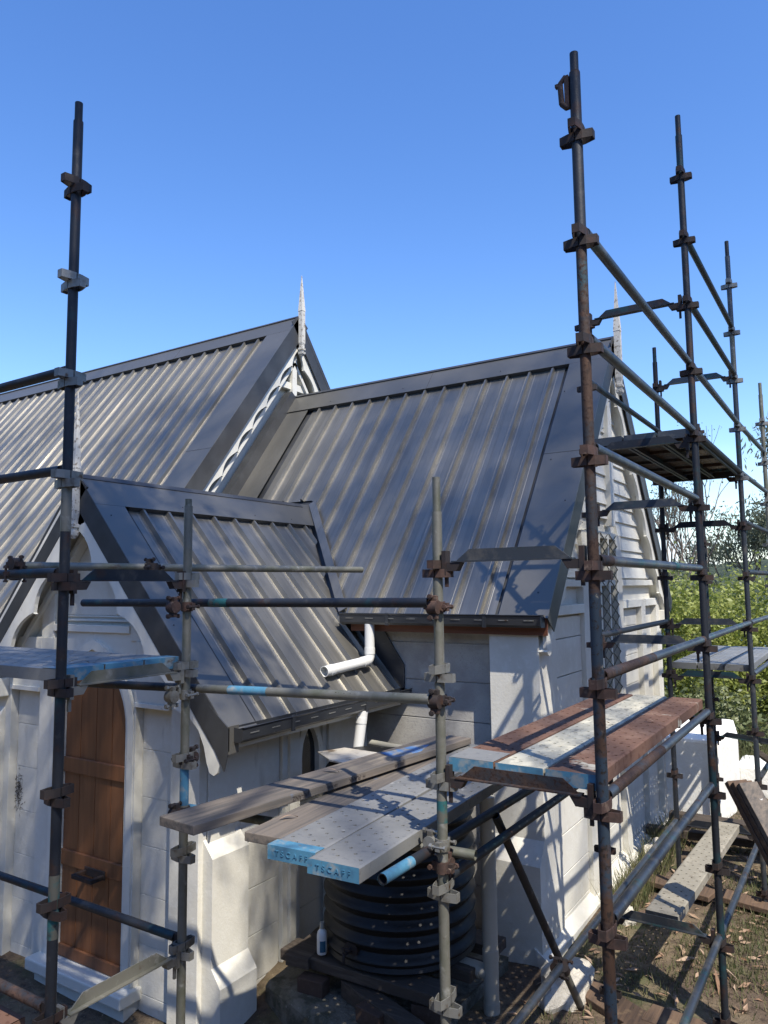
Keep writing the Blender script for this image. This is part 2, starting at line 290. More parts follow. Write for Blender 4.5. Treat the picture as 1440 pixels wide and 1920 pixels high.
# --- chancel roof
chr_ = slab(church, 'chancel_roof', M['cap_dark'], V3(0,YR,ZC), ex, dN, nN, [(-7.1,0),(XC,0),(XC,3.94),(-7.1,3.94)], -.06, 0)
O = V3(0, YR, ZC-.055/C1); SE = 3.106/S1
def chan_end(u):   # slope distance of valley on the chancel slope
    if u >= XE_V: return SE+.02
    z = ZP-(u-XP)*TQ if u > XP else ZP
    return max((ZC-z)/S1-.20, .3)
XE_V = XP+(ZP-EC)/TQ
for k in range(13):
    sheet(chr_, O, ex, dS, nS, -2.92-.2865*k, .2, chan_end)
slab(chr_, 'roof_deck', M['cap_dark'], V3(0,YR,ZC-.03), ex, dS, nS, [(-7.0,.1),(XC-.03,.1),(XC-.03,SE-.03),(-7.0,SE-.03)], -.16, -.055)
slab(chr_, 'ridge_cap', M['cap'], V3(0,YR,ZC), ex, dS, nS, [(-7.08,0),(XC,0),(XC,.39),(-7.08,.39)], -.004, 0)
slab(chr_, 'cap_lip', M['cap_dark'], V3(0,YR,ZC), ex, dS, nS, [(-6.57,.382),(-2.73,.382),(-2.73,.388),(-6.57,.388)], -.05, -.005)
slab(chr_, 'rake_flashing', M['cap'], V3(0,YR,ZC), ex, dS, nS, [(XC-.455,.391),(XC,.391),(XC,SE+.03),(XC-.455,SE+.03)], -.005, -.001)
slab(chr_, 'wall_flashing', M['cap'], V3(0,YR,ZC), ex, dS, nS, [(-7.08,.391),(-6.57,.391),(-6.57,SE),(-7.08,SE)], -.025, -.015)
slab(chr_, 'wall_upstand', M['cap_dark'], V3(0,YR,ZC), ex, dS, nS, [(-7.09,.05),(-6.95,.05),(-6.95,SE),(-7.09,SE)], -.02, .12)
slab(chr_, 'rake_fascia', M['cap_dark'], V3(0,YR,ZC), ex, dS, nS, [(XC-.012,0),(XC-.002,0),(XC-.002,SE+.03),(XC-.012,SE+.03)], -.20, -.006)
slab(chr_, 'rake_fascia', M['cap_dark'], V3(0,YR,ZC), ex, dN, nN, [(XC-.012,0),(XC-.002,0),(XC-.002,SE+.03),(XC-.012,SE+.03)], -.20, -.061)
# --- porch roof
pr_ = slab(church, 'porch_roof', M['cap_dark'], V3(XP,0,ZP), ey, dW, nW, [(YP,0),(6.9,0),(6.9,2.64),(YP,2.64)], -.06, 0)
O = V3(XP, 0, ZP-.05/C2); SP = 1.9625/S2
def porch_end(v):
    if v <= YE+.22: return SP+.02
    zc = ZC-TP*(YR-v); return max((ZP-zc)/S2-.04, .3)
for k in range(-1, 8):
    v = 4.70+.2865*k
    sheet(pr_, O, ey, dE, nE, v, .2, porch_end, clipu=(0, 7.2))
sheet(pr_, O, ey, dE, nE, 4.70+.2865*5.52, .2+1.55, SP, clipu=(0, 6.30))
slab(pr_, 'roof_deck', M['cap_dark'], V3(XP,0,ZP-.03), ey, dE, nE, [(YP+.04,.1),(6.28,.1),(6.28,SP-.03),(YP+.04,SP-.03)], -.15, -.055)
slab(pr_, 'ridge_cap', M['cap'], V3(XP,0,ZP), ey, dE, nE, [(YP,0),(7.10,0),(6.85,.37),(YP,.37)], -.004, 0)
slab(pr_, 'cap_lip', M['cap_dark'], V3(XP,0,ZP), ey, dE, nE, [(4.26,.362),(6.75,.362),(6.75,.368),(4.26,.368)], -.046, -.005)
slab(pr_, 'rake_flashing', M['cap'], V3(XP,0,ZP), ey, dE, nE, [(YP,.371),(YP+.30,.371),(YP+.30,SP+.03),(YP,SP+.03)], -.005, -.001)
for (dd, nn) in ((dE, nE), (dW, nW)):
    slab(pr_, 'rake_fascia', M['cap_dark'], V3(XP,0,ZP), ey, dd, nn, [(YP-.004,0),(YP+.012,0),(YP+.012,SP+.04),(YP-.004,SP+.04)], -.19, -.006 if dd is dE else -.061)
# pointed foot of the east rake fascia
MB().add([(XE-.16,YP-.006,EP+.14),(XE+.03,YP-.006,EP+.0),(XE+.03,YP-.006,EP-.16),(XE-.01,YP-.006,EP-.30),(XE-.20,YP-.006,EP-.02),
          (XE-.16,YP+.006,EP+.14),(XE+.03,YP+.006,EP+.0),(XE+.03,YP+.006,EP-.16),(XE-.01,YP+.006,EP-.30),(XE-.20,YP+.006,EP-.02)],
         [(0,1,2,3,4),(9,8,7,6,5),(0,5,6,1),(1,6,7,2),(2,7,8,3),(3,8,9,4)]).build('fascia_foot', M['cap_dark'], pr_)
MB().box((XE+.018,YP-.004,EP-.18),(XE+.03,YP+.10,EP+.01)).build('fascia_return', M['cap'], pr_)
# valley flashing on the chancel slope
vp0 = V3(XP+.02, YR-(ZC-ZP)/TP, ZP); vp1 = V3(XE_V+.03, YE+.02, EC)
vd = (vp1-vp0).normalized(); vs_ = nS.cross(vd).normalized()
if vs_.x < 0: vs_ = -vs_
MB().add([vp0+nS*.012, vp1+nS*.012, vp1+vs_*.09+nS*.012, vp0+vs_*.09+nS*.012, vp0+nS*.0, vp1+nS*.0, vp1+vs_*.09+nS*0, vp0+vs_*.09+nS*0],
         [(0,1,2,3),(7,6,5,4),(0,4,5,1),(1,5,6,2),(2,6,7,3),(3,7,4,0)]).build('valley_flashing', M['roof'], chr_)
# dark apron flashing on the chancel wall above the porch slope
MB().prism([(-4.62,-.30),(-4.10,-.36),(-3.98,-.50),(-3.80,-.76),(-3.80,-1.0),(-3.86,-1.04),(-4.62,-.22)], (0,6.285,0), ex, ez, 0, .006).build('apron_flashing', M['gutter'], church)
MB().prism([(-4.62,-.34),(-4.02,-.44),(-3.80,-.75),(-3.80,-1.0),(-4.62,-1.0)], (0,6.28,0), ex, ez, 0, .01).build('apron_flashing', M['gutter'], church)
# --- gutters
def gutter(name, p0, p1, outward, parent):
    """box gutter with a rolled lip: profile swept from p0 to p1 (top back edge line)"""
    o = Vector(outward); pf = [(0,.0),(0,-.105),(.085,-.105),(.105,-.085),(.112,-.012),(.122,0),(.118,.004),(.104,-.008),(.096,-.08),(.08,-.095),(.006,-.095),(.006,0)]
    mb = MB(); n = len(pf); p0 = Vector(p0); p1 = Vector(p1)
    a = [p0+o*q+ez*w for q, w in pf]; b = [p1+o*q+ez*w for q, w in pf]
    mb.add(a+b, [(i, (i+1) % n, n+(i+1) % n, n+i) for i in range(n)])
    for base, e in ((p0, 0), (p1, 0)):
        mb.add([base+o*q+ez*w for q, w in pf[:5]], [(0,1,2,3,4)])
    gt = mb.build(name, M['gutter'], parent)
    L_ = (p1-p0).length; d = (p1-p0).normalized(); k = 0; t = .12
    while t < L_-.1:   # overflow slots
        c = p0+d*t+o*.112+ez*(-.045); MB().obox(c, d, ez, o, .045, .004, .0015).build('overflow_slot', M['clamp'], gt); t += .23
    for t in (.55, 1.55):
        if t < L_: MB().obox(p0+d*t+o*.110+ez*(-.05), d, ez, o, .018, .058, .006).build('gutter_joint', M['gutter'], gt)
    return gt
cg = gutter('gutter', (-4.35, YE-.005, EC-.0), (XC-.03, YE-.005, EC-.0), (0,-1,0), church)
MB().box((-4.3, YE+.012, EC-.175),(XC-.02, YE+.035, EC-.03)).build('fascia_board', M['fascia'], church)
gutter('gutter', (XE+.005, YP+.05, EP), (XE+.005, 6.27, EP), (1,0,0), church)
MB().box((XE-.03, YP+.02, EP-.16),(XE-.008, 6.27, EP-.04)).build('fascia_board', M['white'], church)
# --- scalloped bargeboards
def barge(parent, org, along_down, nrm_out, inward, s0, s1, drop, pitch, depth, th_, tip=True):
    """board hanging below the rake: along_down = slope direction, drop measured along inward (perp, in plane)"""
    low = []
    s = s0+.10; low.append((s0, drop*.55))
    while s < s1-.05:
        e = min(s+pitch, s1)
        for t in [i/8 for i in range(9)]:
            a = s+(e-s)*t; d = drop-depth*math.sin(PI*min(1, t*1.02))**.8*(.75+.25*t)
            low.append((a, d))
        low.append((e-.004, drop+.022)); low.append((e+.006, drop-.01)); s = e
    if tip:
        low = [q for q in low if q[0] < s1-.32]; low += [(s1-.30, drop*.80), (s1-.22, drop*.66), (s1-.10, drop*.62), (s1+.02, drop*.70), (s1+.12, drop*.84), (s1+.19, drop*.90), (s1+.23, drop*.84), (s1+.235, drop*.74), (s1+.21, drop*.60)]
    poly = [(s0, .03), (s1, .03)]+[(a, d) for a, d in reversed(low)]
    return MB().prism(poly, org, along_down, inward, 0, th_).build('bargeboard', M['white'], parent)
inS = V3(0, S1, -C1); inN = V3(0, -S1, -C1)
for x, z, s1, dr in ((XN-.02, ZN, 5.9, .39), (XC-.02, ZC, SE-.02, .36)):
    for dd, inn in ((dS, inS), (dN, inN)):
        barge(church, V3(x-.02, YR, z), dd, ex, inn, .16, s1, dr, .46, .075, .035 if dd is dN else -.035)
inE = V3(-S2, 0, -C2); inW = V3(S2, 0, -C2)
for dd, inn, e in ((dE, inE, 1), (dW, inW, -1)):
    barge(church, V3(XP, YP+.035, ZP), dd, ey, inn, .14, SP-.05, .37, .51, .10, -.035 if e > 0 else .035)
# --- white soffit linings behind the bargeboards
slab(church, 'soffit', M['white'], V3(XP,0,ZP), ey, dW, nW, [(YP+.05,.12),(PW_+.0,.12),(PW_+.0,2.55),(YP+.05,2.55)], -.18, -.165)
slab(church, 'soffit', M['white'], V3(XP,0,ZP), ey, dE, nE, [(YP+.05,.12),(PW_+.0,.12),(PW_+.0,2.55),(YP+.05,2.55)], -.18, -.165)
for xa, zz in ((XN, ZN), (XC, ZC)):
    for dd, nn in ((dS, nS), (dN, nN)): slab(church, 'soffit', M['white'], V3(0,YR,zz), ex, dd, nn, [(xa-.26,.14),(xa-.05,.14),(xa-.05,3.85),(xa-.26,3.85)], -.20, -.185)
# --- finials
def finial(x, y, ztip, zbase, zpend, w=.085):
    mb = MB(); r = w/2
    def ring(z, q): return [(x-q,y-q,z),(x+q,y-q,z),(x+q,y+q,z),(x-q,y+q,z)]
    st = [(zpend+.00,r*.35),(zpend+.03,r*.9),(zpend+.06,r*1.0),(zpend+.065,r*.6),(zpend+.09,r*.6),(zpend+.095,r*1.0),(zpend+.12,r*1.0),(zpend+.125,r*.7),(zpend+.16,r*.7),(zpend+.20,r*.9),(zbase+.02,r*.9),(zbase+.03,r*1.0),(zbase+.05,r*.95),(ztip-.02,r*.12),(ztip,.001)]
    vs = []; [vs.extend(ring(z, q)) for z, q in st]
    fs = [(4*j+i, 4*j+(i+1) % 4, 4*j+4+(i+1) % 4, 4*j+4+i) for j in range(len(st)-1) for i in range(4)]+[(3,2,1,0)]
    mb.add(vs, fs); return mb.build('finial', M['white_peel'], church)
finial(XN+.03, YR, 4.69, 4.10, 3.44, .082); finial(XC+.04, YR, 3.50, 2.87, 2.15, .078); finial(XP+.02, YP-.03, 1.69, 1.0, .43, .06)
# --- walls
GROUND = -3.5
def wall(name, mb, mat='wall'): return mb.build(name, M[mat], church)
def ashlar(parent, origin, du, n, u0, u1, z0, z1, h=.36, proud=.007, gap=.006, zref=None, mat=None, split=None):
    """plastered blocks with recessed double joints on a wall panel; du = direction of u, n = outward"""
    z = zref if zref is not None else z1
    while z > z1+1e-6: z -= h
    while z+h < z1: z += h
    top = z1; zz = z
    rows = []
    while top > z0+.02:
        lo = max(z0, zz)
        if top-lo > .02: rows.append((lo, top))
        top = lo; zz = lo-h if lo > z0 else z0
    rows = rows
    o = Vector(origin); du = Vector(du); n = Vector(n)
    for lo, hi in rows:
        c = o+du*((u0+u1)/2)+ez*((lo+hi)/2)+n*(proud/2)
        MB().obox(c, du, ez, n, (u1-u0)/2-.003, (hi-lo)/2-gap/2, proud/2).build('wall_block', mat or M['wall'], parent, bevel=.003)
# chancel
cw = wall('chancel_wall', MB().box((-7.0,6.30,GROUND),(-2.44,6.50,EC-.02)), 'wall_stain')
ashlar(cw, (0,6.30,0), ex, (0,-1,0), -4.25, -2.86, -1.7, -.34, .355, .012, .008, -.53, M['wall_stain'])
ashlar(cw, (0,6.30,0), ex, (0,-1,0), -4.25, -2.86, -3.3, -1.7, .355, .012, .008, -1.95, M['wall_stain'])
# south-east buttress of the chancel
bt = MB(); bt.add([(-2.84,6.10,-2.16),(-2.375,6.10,-2.16),(-2.375,6.40,-2.16),(-2.84,6.40,-2.16),(-2.80,6.18,-.36),(-2.375,6.18,-.36),(-2.375,6.40,-.36),(-2.80,6.40,-.36)], [(0,1,5,4),(1,2,6,5),(2,3,7,6),(3,0,4,7),(4,5,6,7)])
bt = MB().box((-2.832,6.137,-2.45),(-2.3745,6.398,-.36)); wall('corner_buttress', bt)
wall('corner_buttress', MB().add([(-2.83,6.14,-2.12),(-2.375,6.14,-2.12),(-2.375,6.02,-2.30),(-2.85,6.02,-2.30),(-2.85,6.02,GROUND),(-2.375,6.02,GROUND),(-2.83,6.40,-2.12),(-2.375,6.40,-2.12),(-2.85,6.40,GROUND),(-2.375,6.40,GROUND),(-2.85,6.40,-2.30),(-2.375,6.40,-2.3)],
     [(0,3,2,1),(3,4,5,2),(0,6,10,3),(3,10,8,4),(1,2,11,7),(2,5,9,11),(6,0,1,7)]))
# chancel east gable
yN = YR+(YR-6.3)
gw = wall('east_wall', MB().prism([(6.3,GROUND),(yN,GROUND),(yN,EC-.2),(YR,ZC-.25),(6.3,EC-.2)], (-2.44,0,0), ey, ez, -.2, 0))
ashlar(gw, (-2.44,0,0), ey, (1,0,0), 6.597, 7.378, -3.0, -.30, .345, .030, .009, -.50)
ashlar(gw, (-2.44,0,0), ey, (1,0,0), 8.83, 9.62, -3.0, -.30, .345, .014, .009, -.50)
ashlar(gw, (-2.44,0,0), ey, (1,0,0), 7.62, 8.62, -3.0, -1.75, .345, .014, .009, -.50)
def trim(name, y0, y1, z0, z1, x0=-2.44, pr=.06, mat='white', par=gw): return MB().box((x0,y0,z0),(x0+pr,y1,z1)).build(name, M[mat], par, bevel=.004)
trim('pilaster', 6.37, 6.595, GROUND, -.22, pr=.055, mat='wall')
for y0, y1 in ((7.38,7.60),(8.63,8.81),(9.64,9.84),(10.42,10.66)): trim('pilaster', y0, y1, GROUND, -.20 if y1 > 9.7 or y1 < 7.2 else .55, pr=.075, mat='wall')
for y0, y1 in ((6.585,7.38),(8.81,9.64),(9.84,10.42)): trim('string_course', y0, y1, -.28, -.19, pr=.08)
trim('string_course', 6.45, 10.6, -.02, .05, pr=.07)
trim('window_sill', 7.56, 8.67, -1.74, -1.66, pr=.12)
# window: frame, mullions, lattice guard
wn = MB()
for y0, y1 in ((7.60,7.66),(7.93,7.98),(8.26,8.31),(8.57,8.63)): wn.box((-2.438,y0,-1.66),(-2.36,y1,.50))
wn.box((-2.438,7.60,.50),(-2.36,8.63,.57)); wf = wn.build('window', M['white'], gw)
MB().box((-2.436,7.66,-1.66),(-2.425,8.57,.50)).build('pane', material('dusty_grey_pane', (.22,.22,.205), .5, 0, .5, [((.14,.14,.135), 3, .5, .7)]), wf)
lt = MB()
for y0 in (7.66, 7.98, 8.31):
    z = -1.66
    while z < .48:
        lt.beam((-2.355,y0,z),(-2.355,y0+.28,z+.13),.006,.010,(1,0,0)); lt.beam((-2.352,y0+.28,z),(-2.352,y0,z+.13),.006,.010,(1,0,0)); z += .13
lt.build('lattice', M['galv'], wf)
# weatherboards in the gable
z = .07
while z < 2.3:
    hw = (ZC-.30-z-.1)/TP-.05
    if hw > .1:
        for (ya, yb) in ((YR-hw, YR+hw),) if z > .6 else ((YR-hw, 7.36), (8.83, YR+hw)):
            MB().add([(-2.44,ya,z),(-2.40,ya,z),(-2.425,ya,z+.165),(-2.44,ya,z+.165),(-2.44,yb,z),(-2.40,yb,z),(-2.425,yb,z+.165),(-2.44,yb,z+.165)],
                     [(0,1,2,3),(7,6,5,4),(1,5,6,2),(0,4,5,1),(2,6,7,3)]).build('weatherboard', M['white'], gw)
    z += .165
# inner rafters of the gable
for sgn in (-1, 1):
    MB().beam((-2.37, YR, ZC-.42),(-2.37, YR+sgn*2.35, ZC-.42-2.35*TP), .05, .14, (1,0,0)).build('gable_rafter', M['white'], gw)
trim('king_post', YR-.07, YR+.07, .65, ZC-.5, pr=.09)
for ya in (10.6,): MB().box((-2.43,ya,EC-.32),(-2.27,ya+.12,EC-.10)).build('eave_bracket', M['white'], gw, bevel=.01)
# plinth and rubble footing
wall('plinth', MB().add([(-2.44,6.0,-2.93),(-2.44,10.7,-2.93),(-2.31,6.0,-3.02),(-2.31,10.7,-3.02),(-2.29,6.0,GROUND),(-2.29,10.7,GROUND)],[(0,2,3,1),(2,4,5,3),(0,4,2)]))
# nave gable wall over the chancel roof
nw = wall('nave_wall', MB().prism([(5.3,GROUND),(11.7,GROUND),(11.7,-.6),(YR,ZN-.35),(5.3,-.6)], (-7.14,0,0), ey, ez, -.15, 0), 'white')
for sgn in (-1, 1):
    MB().beam((-7.06, YR, ZN-.72),(-7.06, YR+sgn*3.2, ZN-.72-3.2*TP), .05, .12, (1,0,0)).build('gable_rafter', M['white'], nw)
MB().box((-7.10,YR-.05,2.6),(-7.0,YR+.05,ZN-.6)).build('king_post', M['white'], nw)
MB().box((-7.12,YR-.35,2.95),(-7.04,YR+.35,3.05)).build('collar_tie', M['white'], nw)
wall('nave_wall', MB().box((-22,5.35,GROUND),(-7.15,5.55,-.7)))
# --- porch
PW = 4.14; XL = -6.98; XR_ = -4.25
def gz_top(x): return ZP-.14-abs(x-XP)*TQ
pw = wall('porch_wall', MB().prism([(XL,GROUND),(XR_,GROUND),(XR_,gz_top(XR_)),(XP,gz_top(XP)),(XL,gz_top(XL))], (0,PW,0), ex, ez, -.2, 0))
# prism normal = ex x ez = -y, so offsets run outward to -y
def px(name, poly, n0, n1, mat='wall', par=pw, bev=.003): return MB().prism(poly, (0,PW,0), ex, ez, n0, n1).build(name, M[mat], par, bevel=bev)
def rect(x0, x1, z0, z1): return [(x0,z0),(x1,z0),(x1,z1),(x0,z1)]
DX0, DX1, DSP, DAP = -5.955, -5.125, -1.13, -.57
dcx = (DX0+DX1)/2
def arch(x0, x1, zs, za, n=10):
    """points of a pointed arch from left spring over apex to right spring"""
    h = (x1-x0)/2; H = za-zs; r = (h*h+H*H)/(2*h); pts = []
    a_end = math.asin(min(1, H/r))
    for i in range(n+1):
        a = a_end*i/n; pts.append((x0+r-r*math.cos(a), zs+r*math.sin(a)))
    R2 = [(x0+x1-q[0], q[1]) for q in reversed(pts[:-1])]
    return pts+R2
A_in = arch(DX0, DX1, DSP, DAP); A_mid = arch(DX0-.055, DX1+.055, DSP, DAP+.07); A_out = arch(DX0-.13, DX1+.13, DSP, DAP+.15)
def arch_strip(name, inner, outer, n0, n1, foot, mat='white', par=pw, pl=(0,PW,0), ax=ex):
    n = len(inner); mb = MB()
    o = Vector(pl); nn = ax.cross(ez).normalized()
    inn = [(inner[0][0], foot)]+inner+[(inner[-1][0], foot)]; ou = [(outer[0][0], foot)]+outer+[(outer[-1][0], foot)]; n = len(inn)
    A = [o+ax*x+ez*z+nn*n0 for x, z in inn]; B = [o+ax*x+ez*z+nn*n0 for x, z in ou]; A2 = [v+nn*(n1-n0) for v in A]; B2 = [v+nn*(n1-n0) for v in B]
    mb.add(A+B+A2+B2, [(2*n+i, 2*n+i+1, 3*n+i+1, 3*n+i) for i in range(n-1)]+[(i, i+1, 2*n+i+1, 2*n+i) for i in range(n-1)]+[(n+i, 3*n+i, 3*n+i+1, n+i+1) for i in range(n-1)])
    return mb.build(name, M[mat], par)
# the outer layer: stiles, rails, spandrels (proud .08 of the recessed panels)
px('stile', rect(-6.27, DX0-.13, GROUND, -.42), 0, .08); px('stile', rect(DX1+.13, -4.975, GROUND, -.42), 0, .08)
px('corner_stile', rect(-4.56, XR_, GROUND, -.86), 0, .08)
px('stile', rect(XL, -6.71, GROUND, -.80), 0, .08)
px('rail', rect(-6.71, -6.27, -.86, -.62), 0, .08); px('rail', [(-4.975,-.62),(-4.975,-.90),(-4.56,-.90),(-4.56,-.86),(-4.72,-.62)], 0, .08)
px('drip_mould', rect(-6.71, -6.27, -.90, -.86), 0, .10, 'white'); px('drip_mould', rect(-4.975, -4.57, -.935, -.90), 0, .10, 'white')
px('rail', rect(-6.71, DX0-.13, -.62, -.42) if False else [(-6.71,-.62),(-6.27,-.62),(-6.27,-.42),(-6.62,-.42)], 0, .08)
px('rail', [(-4.975,-.62),(-4.72,-.62),(-4.86,-.42),(-4.975,-.42)], 0, .08)
for lft in (True, False):
    ao = A_out[:11] if lft else A_out[10:]
    if lft: poly = [(DX0-.13, DSP)]+ao+[(dcx, -.36),(DX0-.13, -.36)]; poly = ao+[(dcx,-.36),(DX0-.13,-.36)]
    else: poly = ao+[(DX1+.13,-.36),(dcx,-.36)]
    px('spandrel', poly, 0, .045, bev=0)
arch_strip('door_surround', A_mid, A_out, 0, .085, -3.08); arch_strip('door_surround', A_in, A_mid, 0, .055, -3.08)
px('head_rail', rect(-6.27, -4.93, -.42, -.36) if False else rect(-6.12,-5.09,-.36,-.30), 0, .07, 'white')
px('gable_stile', [(-6.30,-.42),(-6.12,-.42),(-6.12,.20),(-6.30,.02)], 0, .06); px('gable_stile', [(-5.09,-.42),(-4.91,-.42),(-4.91,-.02),(-5.09,.20)], 0, .06)
px('panel_mould', rect(-6.10,-5.11,-.27,-.255), 0, .03, 'white'); px('panel_mould', rect(-6.10,-5.11,-.235,-.225), 0, .015, 'white')
def raft(sgn):
    MB().beam((XP, PW-.05, ZP-.40),(XP+sgn*1.5, PW-.05, ZP-.40-1.5*TQ), .05, .09, (0,1,0)).build('gable_rafter', M['white'], pw)
raft(1); raft(-1)
ashlar(pw, (0,PW,0), ex, (0,-1,0), -6.70, -6.28, -3.3, -.91, .385, .005, .006, -1.22)
ashlar(pw, (0,PW,0), ex, (0,-1,0), -4.965, -4.57, -3.3, -.94, .37, .005, .006, -1.276)
ashlar(pw, (0,PW,0), ex, (0,-1,0), -6.10, -5.11, -.22, .26, .60, .004, .006, .26)
# door: boards, rails, handle
door = part('door', church, (dcx, PW-.01, -3.08))
nb = 4; bw = (DX1-DX0)/nb
def arch_z(x):
    for (x0, z0), (x1, z1) in zip(A_in, A_in[1:]):
        if x0 <= x <= x1 and x1 > x0: return z0+(z1-z0)*(x-x0)/(x1-x0)
    return DSP
for i in range(nb):
    a = DX0+bw*i+.003; b_ = DX0+bw*(i+1)-.003
    poly = [(a,-3.07),(b_,-3.07)]+[(b_-(b_-a)*t/4, arch_z(b_-(b_-a)*t/4)) for t in range(5)]
    MB().prism(poly, (0,PW,0), ex, ez, .004, .022).build('board', M['door'], door, bevel=.003)
for z0, z1 in ((-1.56,-1.43),(-2.33,-2.20),(-3.07,-2.97)):
    MB().prism(rect(DX0+.01,DX1-.01,z0,z1), (0,PW,0), ex, ez, .023, .045).build('door_rail', M['door'], door, bevel=.008)
hd = MB(); hx, hz = -5.47, -2.33
hd.box((hx-.13,PW-.062,hz-.02),(hx+.13,PW-.046,hz+.05)); hd.box((hx-.13,PW-.16,hz-.012),(hx-.10,PW-.06,hz+.025)); hd.box((hx+.10,PW-.16,hz-.012),(hx+.13,PW-.06,hz+.025)); hd.box((hx-.13,PW-.185,hz-.012),(hx+.13,PW-.155,hz+.025))
hd.build('handle', M['clamp_dark'], door, bevel=.006)
MB().box((-6.16,3.93,-3.17),(-4.93,PW+.0,-3.075)).build('door_sill', M['white'], church, bevel=.012)
MB().box((-6.12,4.0,-3.5),(-4.97,PW,-3.17)).build('door_step', M['wall'], church)
# left pier of the porch front
MB().add([(-7.12,3.88,GROUND),(-6.80,3.88,GROUND),(-6.80,PW,GROUND),(-7.12,PW,GROUND),(-7.12,3.88,-1.35),(-6.80,3.88,-1.35),(-6.80,PW,-.95),(-7.12,PW,-.95)],
         [(0,1,5,4),(1,2,6,5),(3,0,4,7),(4,5,6,7)]).build('corner_buttress', M['wall'], church)
MB().box((-7.15,3.95,-.97),(-6.74,PW-.075,-.80)).build('pier_cap', M['white'], church, bevel=.01)
# east wall of the porch
EX = -4.25
eww = wall('porch_side_wall', MB().box((EX-.15,PW,GROUND),(EX,6.3,EP-.02)))
def pe(name, y0, y1, z0, z1, pr, mat='wall'): return MB().box((EX,y0,z0),(EX+pr,y1,z1)).build(name, M[mat], eww, bevel=.004)
ashlar(eww, (EX,0,0), ey, (1,0,0), 4.50, 4.945, -3.32, -1.66, .36, .008, .007, -2.365)
ashlar(eww, (EX,0,0), ey, (1,0,0), 5.16, 5.52, -3.32, -1.85, .36, .008, .007, -2.365)
pe('wall_panel', 4.14, 4.945, -1.64, EP-.14, .018); pe('wall_panel', 4.14, 4.42, -1.95, -1.64, .02)
pe('pilaster', 4.955, 5.02, GROUND, EP-.12, .045); pe('pilaster', 5.02, 5.15, GROUND, EP-.12, .075)
pe('pilaster', 5.56, 5.70, GROUND, EP-.12, .075)
pe('rail', 5.15, 5.56, EP-.20, EP-.12, .06); pe('rail', 5.15, 5.56, -1.80, -1.72, .06)
W0, W1, WS, WA = 5.20, 5.44, -1.47, -1.20
wi = arch(W0, W1, WS, WA); wo = arch(W0-.06, W1+.06, WS, WA+.09)
ew = arch_strip('window', wi, wo, -.05, .0, -1.72, 'white', eww, (EX,0,0), ey)   # normal of ey x ez = +x
ew.location.x += .055
for s_, (ya, yb) in ((0, (5.15, W0-.06)), (1, (W1+.06, 5.56))): pe('stile', ya, yb, -1.72, EP-.20, .05)
for half in (0, 1):
    w_ = wo[:11] if half == 0 else wo[10:]
    poly = (w_+[((W0+W1)/2, EP-.20),(W0-.06, EP-.20)]) if half == 0 else (w_+[(W1+.06, EP-.20),((W0+W1)/2, EP-.20)])
    MB().prism(poly, (EX,0,0), ey, ez, 0, .025).build('spandrel', M['wall'], eww)
MB().prism([(W0-.03,-1.72)]+[(a, b) for a, b in wi]+[(W1+.03,-1.72)], (EX,0,0), ey, ez, .002, .006).build('pane', M['glass'], ew)
MB().box((EX+.0,W0-.03,-1.72),(EX+.09,W1+.03,-1.69)).build('window_sill', M['white'], ew)
# east-facing buttress at the corner of the porch
by0, by1 = 4.105, 4.49; bx = -4.15
bb = MB()
bb.add([(EX,by0,-1.86),(EX,by1,-1.86),(bx,by1,-1.98),(bx,by0,-1.98),(bx,by0,-2.74),(bx,by1,-2.74),(bx+.09,by1,-2.86),(bx+.09,by0,-2.86),(bx+.09,by0,GROUND),(bx+.09,by1,GROUND),
        (EX-.13,by0,-1.80),(EX-.13,by0,-2.74),(EX-.13,by0,GROUND),(EX,by1,-2.74),(EX,by1,GROUND),(EX-.13,by1,-1.80)],
       [(10,0,1,15),(0,3,2,1),(3,4,5,2),(4,7,6,5),(7,8,9,6),(10,11,4,3,0),(11,12,8,7,4),(1,2,5,13),(13,5,6,9,14)])
wall('corner_buttress', bb)
# white downpipes
def pipe(name, pts, r, mat, parent=None, collars=(), open_end=False):
    """swept pipe with mitred elbows"""
    n = 24; P = [Vector(p) for p in pts]; path = [P[0]]
    for i in range(1, len(P)-1):
        a = (P[i-1]-P[i]).normalized(); b = (P[i+1]-P[i]).normalized(); q = r*1.25
        for t in (0, .25, .5, .75, 1): path.append((P[i]+a*q)*(1-t)**2+2*P[i]*t*(1-t)+(P[i]+b*q)*t*t)
    path.append(P[-1]); mb = MB(); rings = []; up = None
    for i, c in enumerate(path):
        d = (path[min(i+1, len(path)-1)]-path[max(i-1, 0)]).normalized()
        a = (up-d*up.dot(d)).normalized() if up is not None else d.orthogonal().normalized(); up = a; b = d.cross(a)
        rings.append([c+a*r*math.cos(2*PI*k/n)+b*r*math.sin(2*PI*k/n) for k in range(n)])
    if open_end:
        d = (path[-1]-path[-2]).normalized(); a = up; b = d.cross(a)
        for rr, q in ((r-.004, 0), (r-.004, -.28)): rings.append([path[-1]+d*q+a*rr*math.cos(2*PI*k/n)+b*rr*math.sin(2*PI*k/n) for k in range(n)])
    vs = [v for rg in rings for v in rg]; m = len(rings)
    fs = [(j*n+k, j*n+(k+1) % n, (j+1)*n+(k+1) % n, (j+1)*n+k) for j in range(m-1) for k in range(n)]+[tuple(range(n)), tuple(range((m-1)*n, m*n))]
    o = mb.add(vs, fs).build(name, mat, parent, smooth=True)
    for c0, c1 in collars: MB().tube(c0, c1, r+.004, 24).build('pipe_socket', mat, o, smooth=True)
    return o
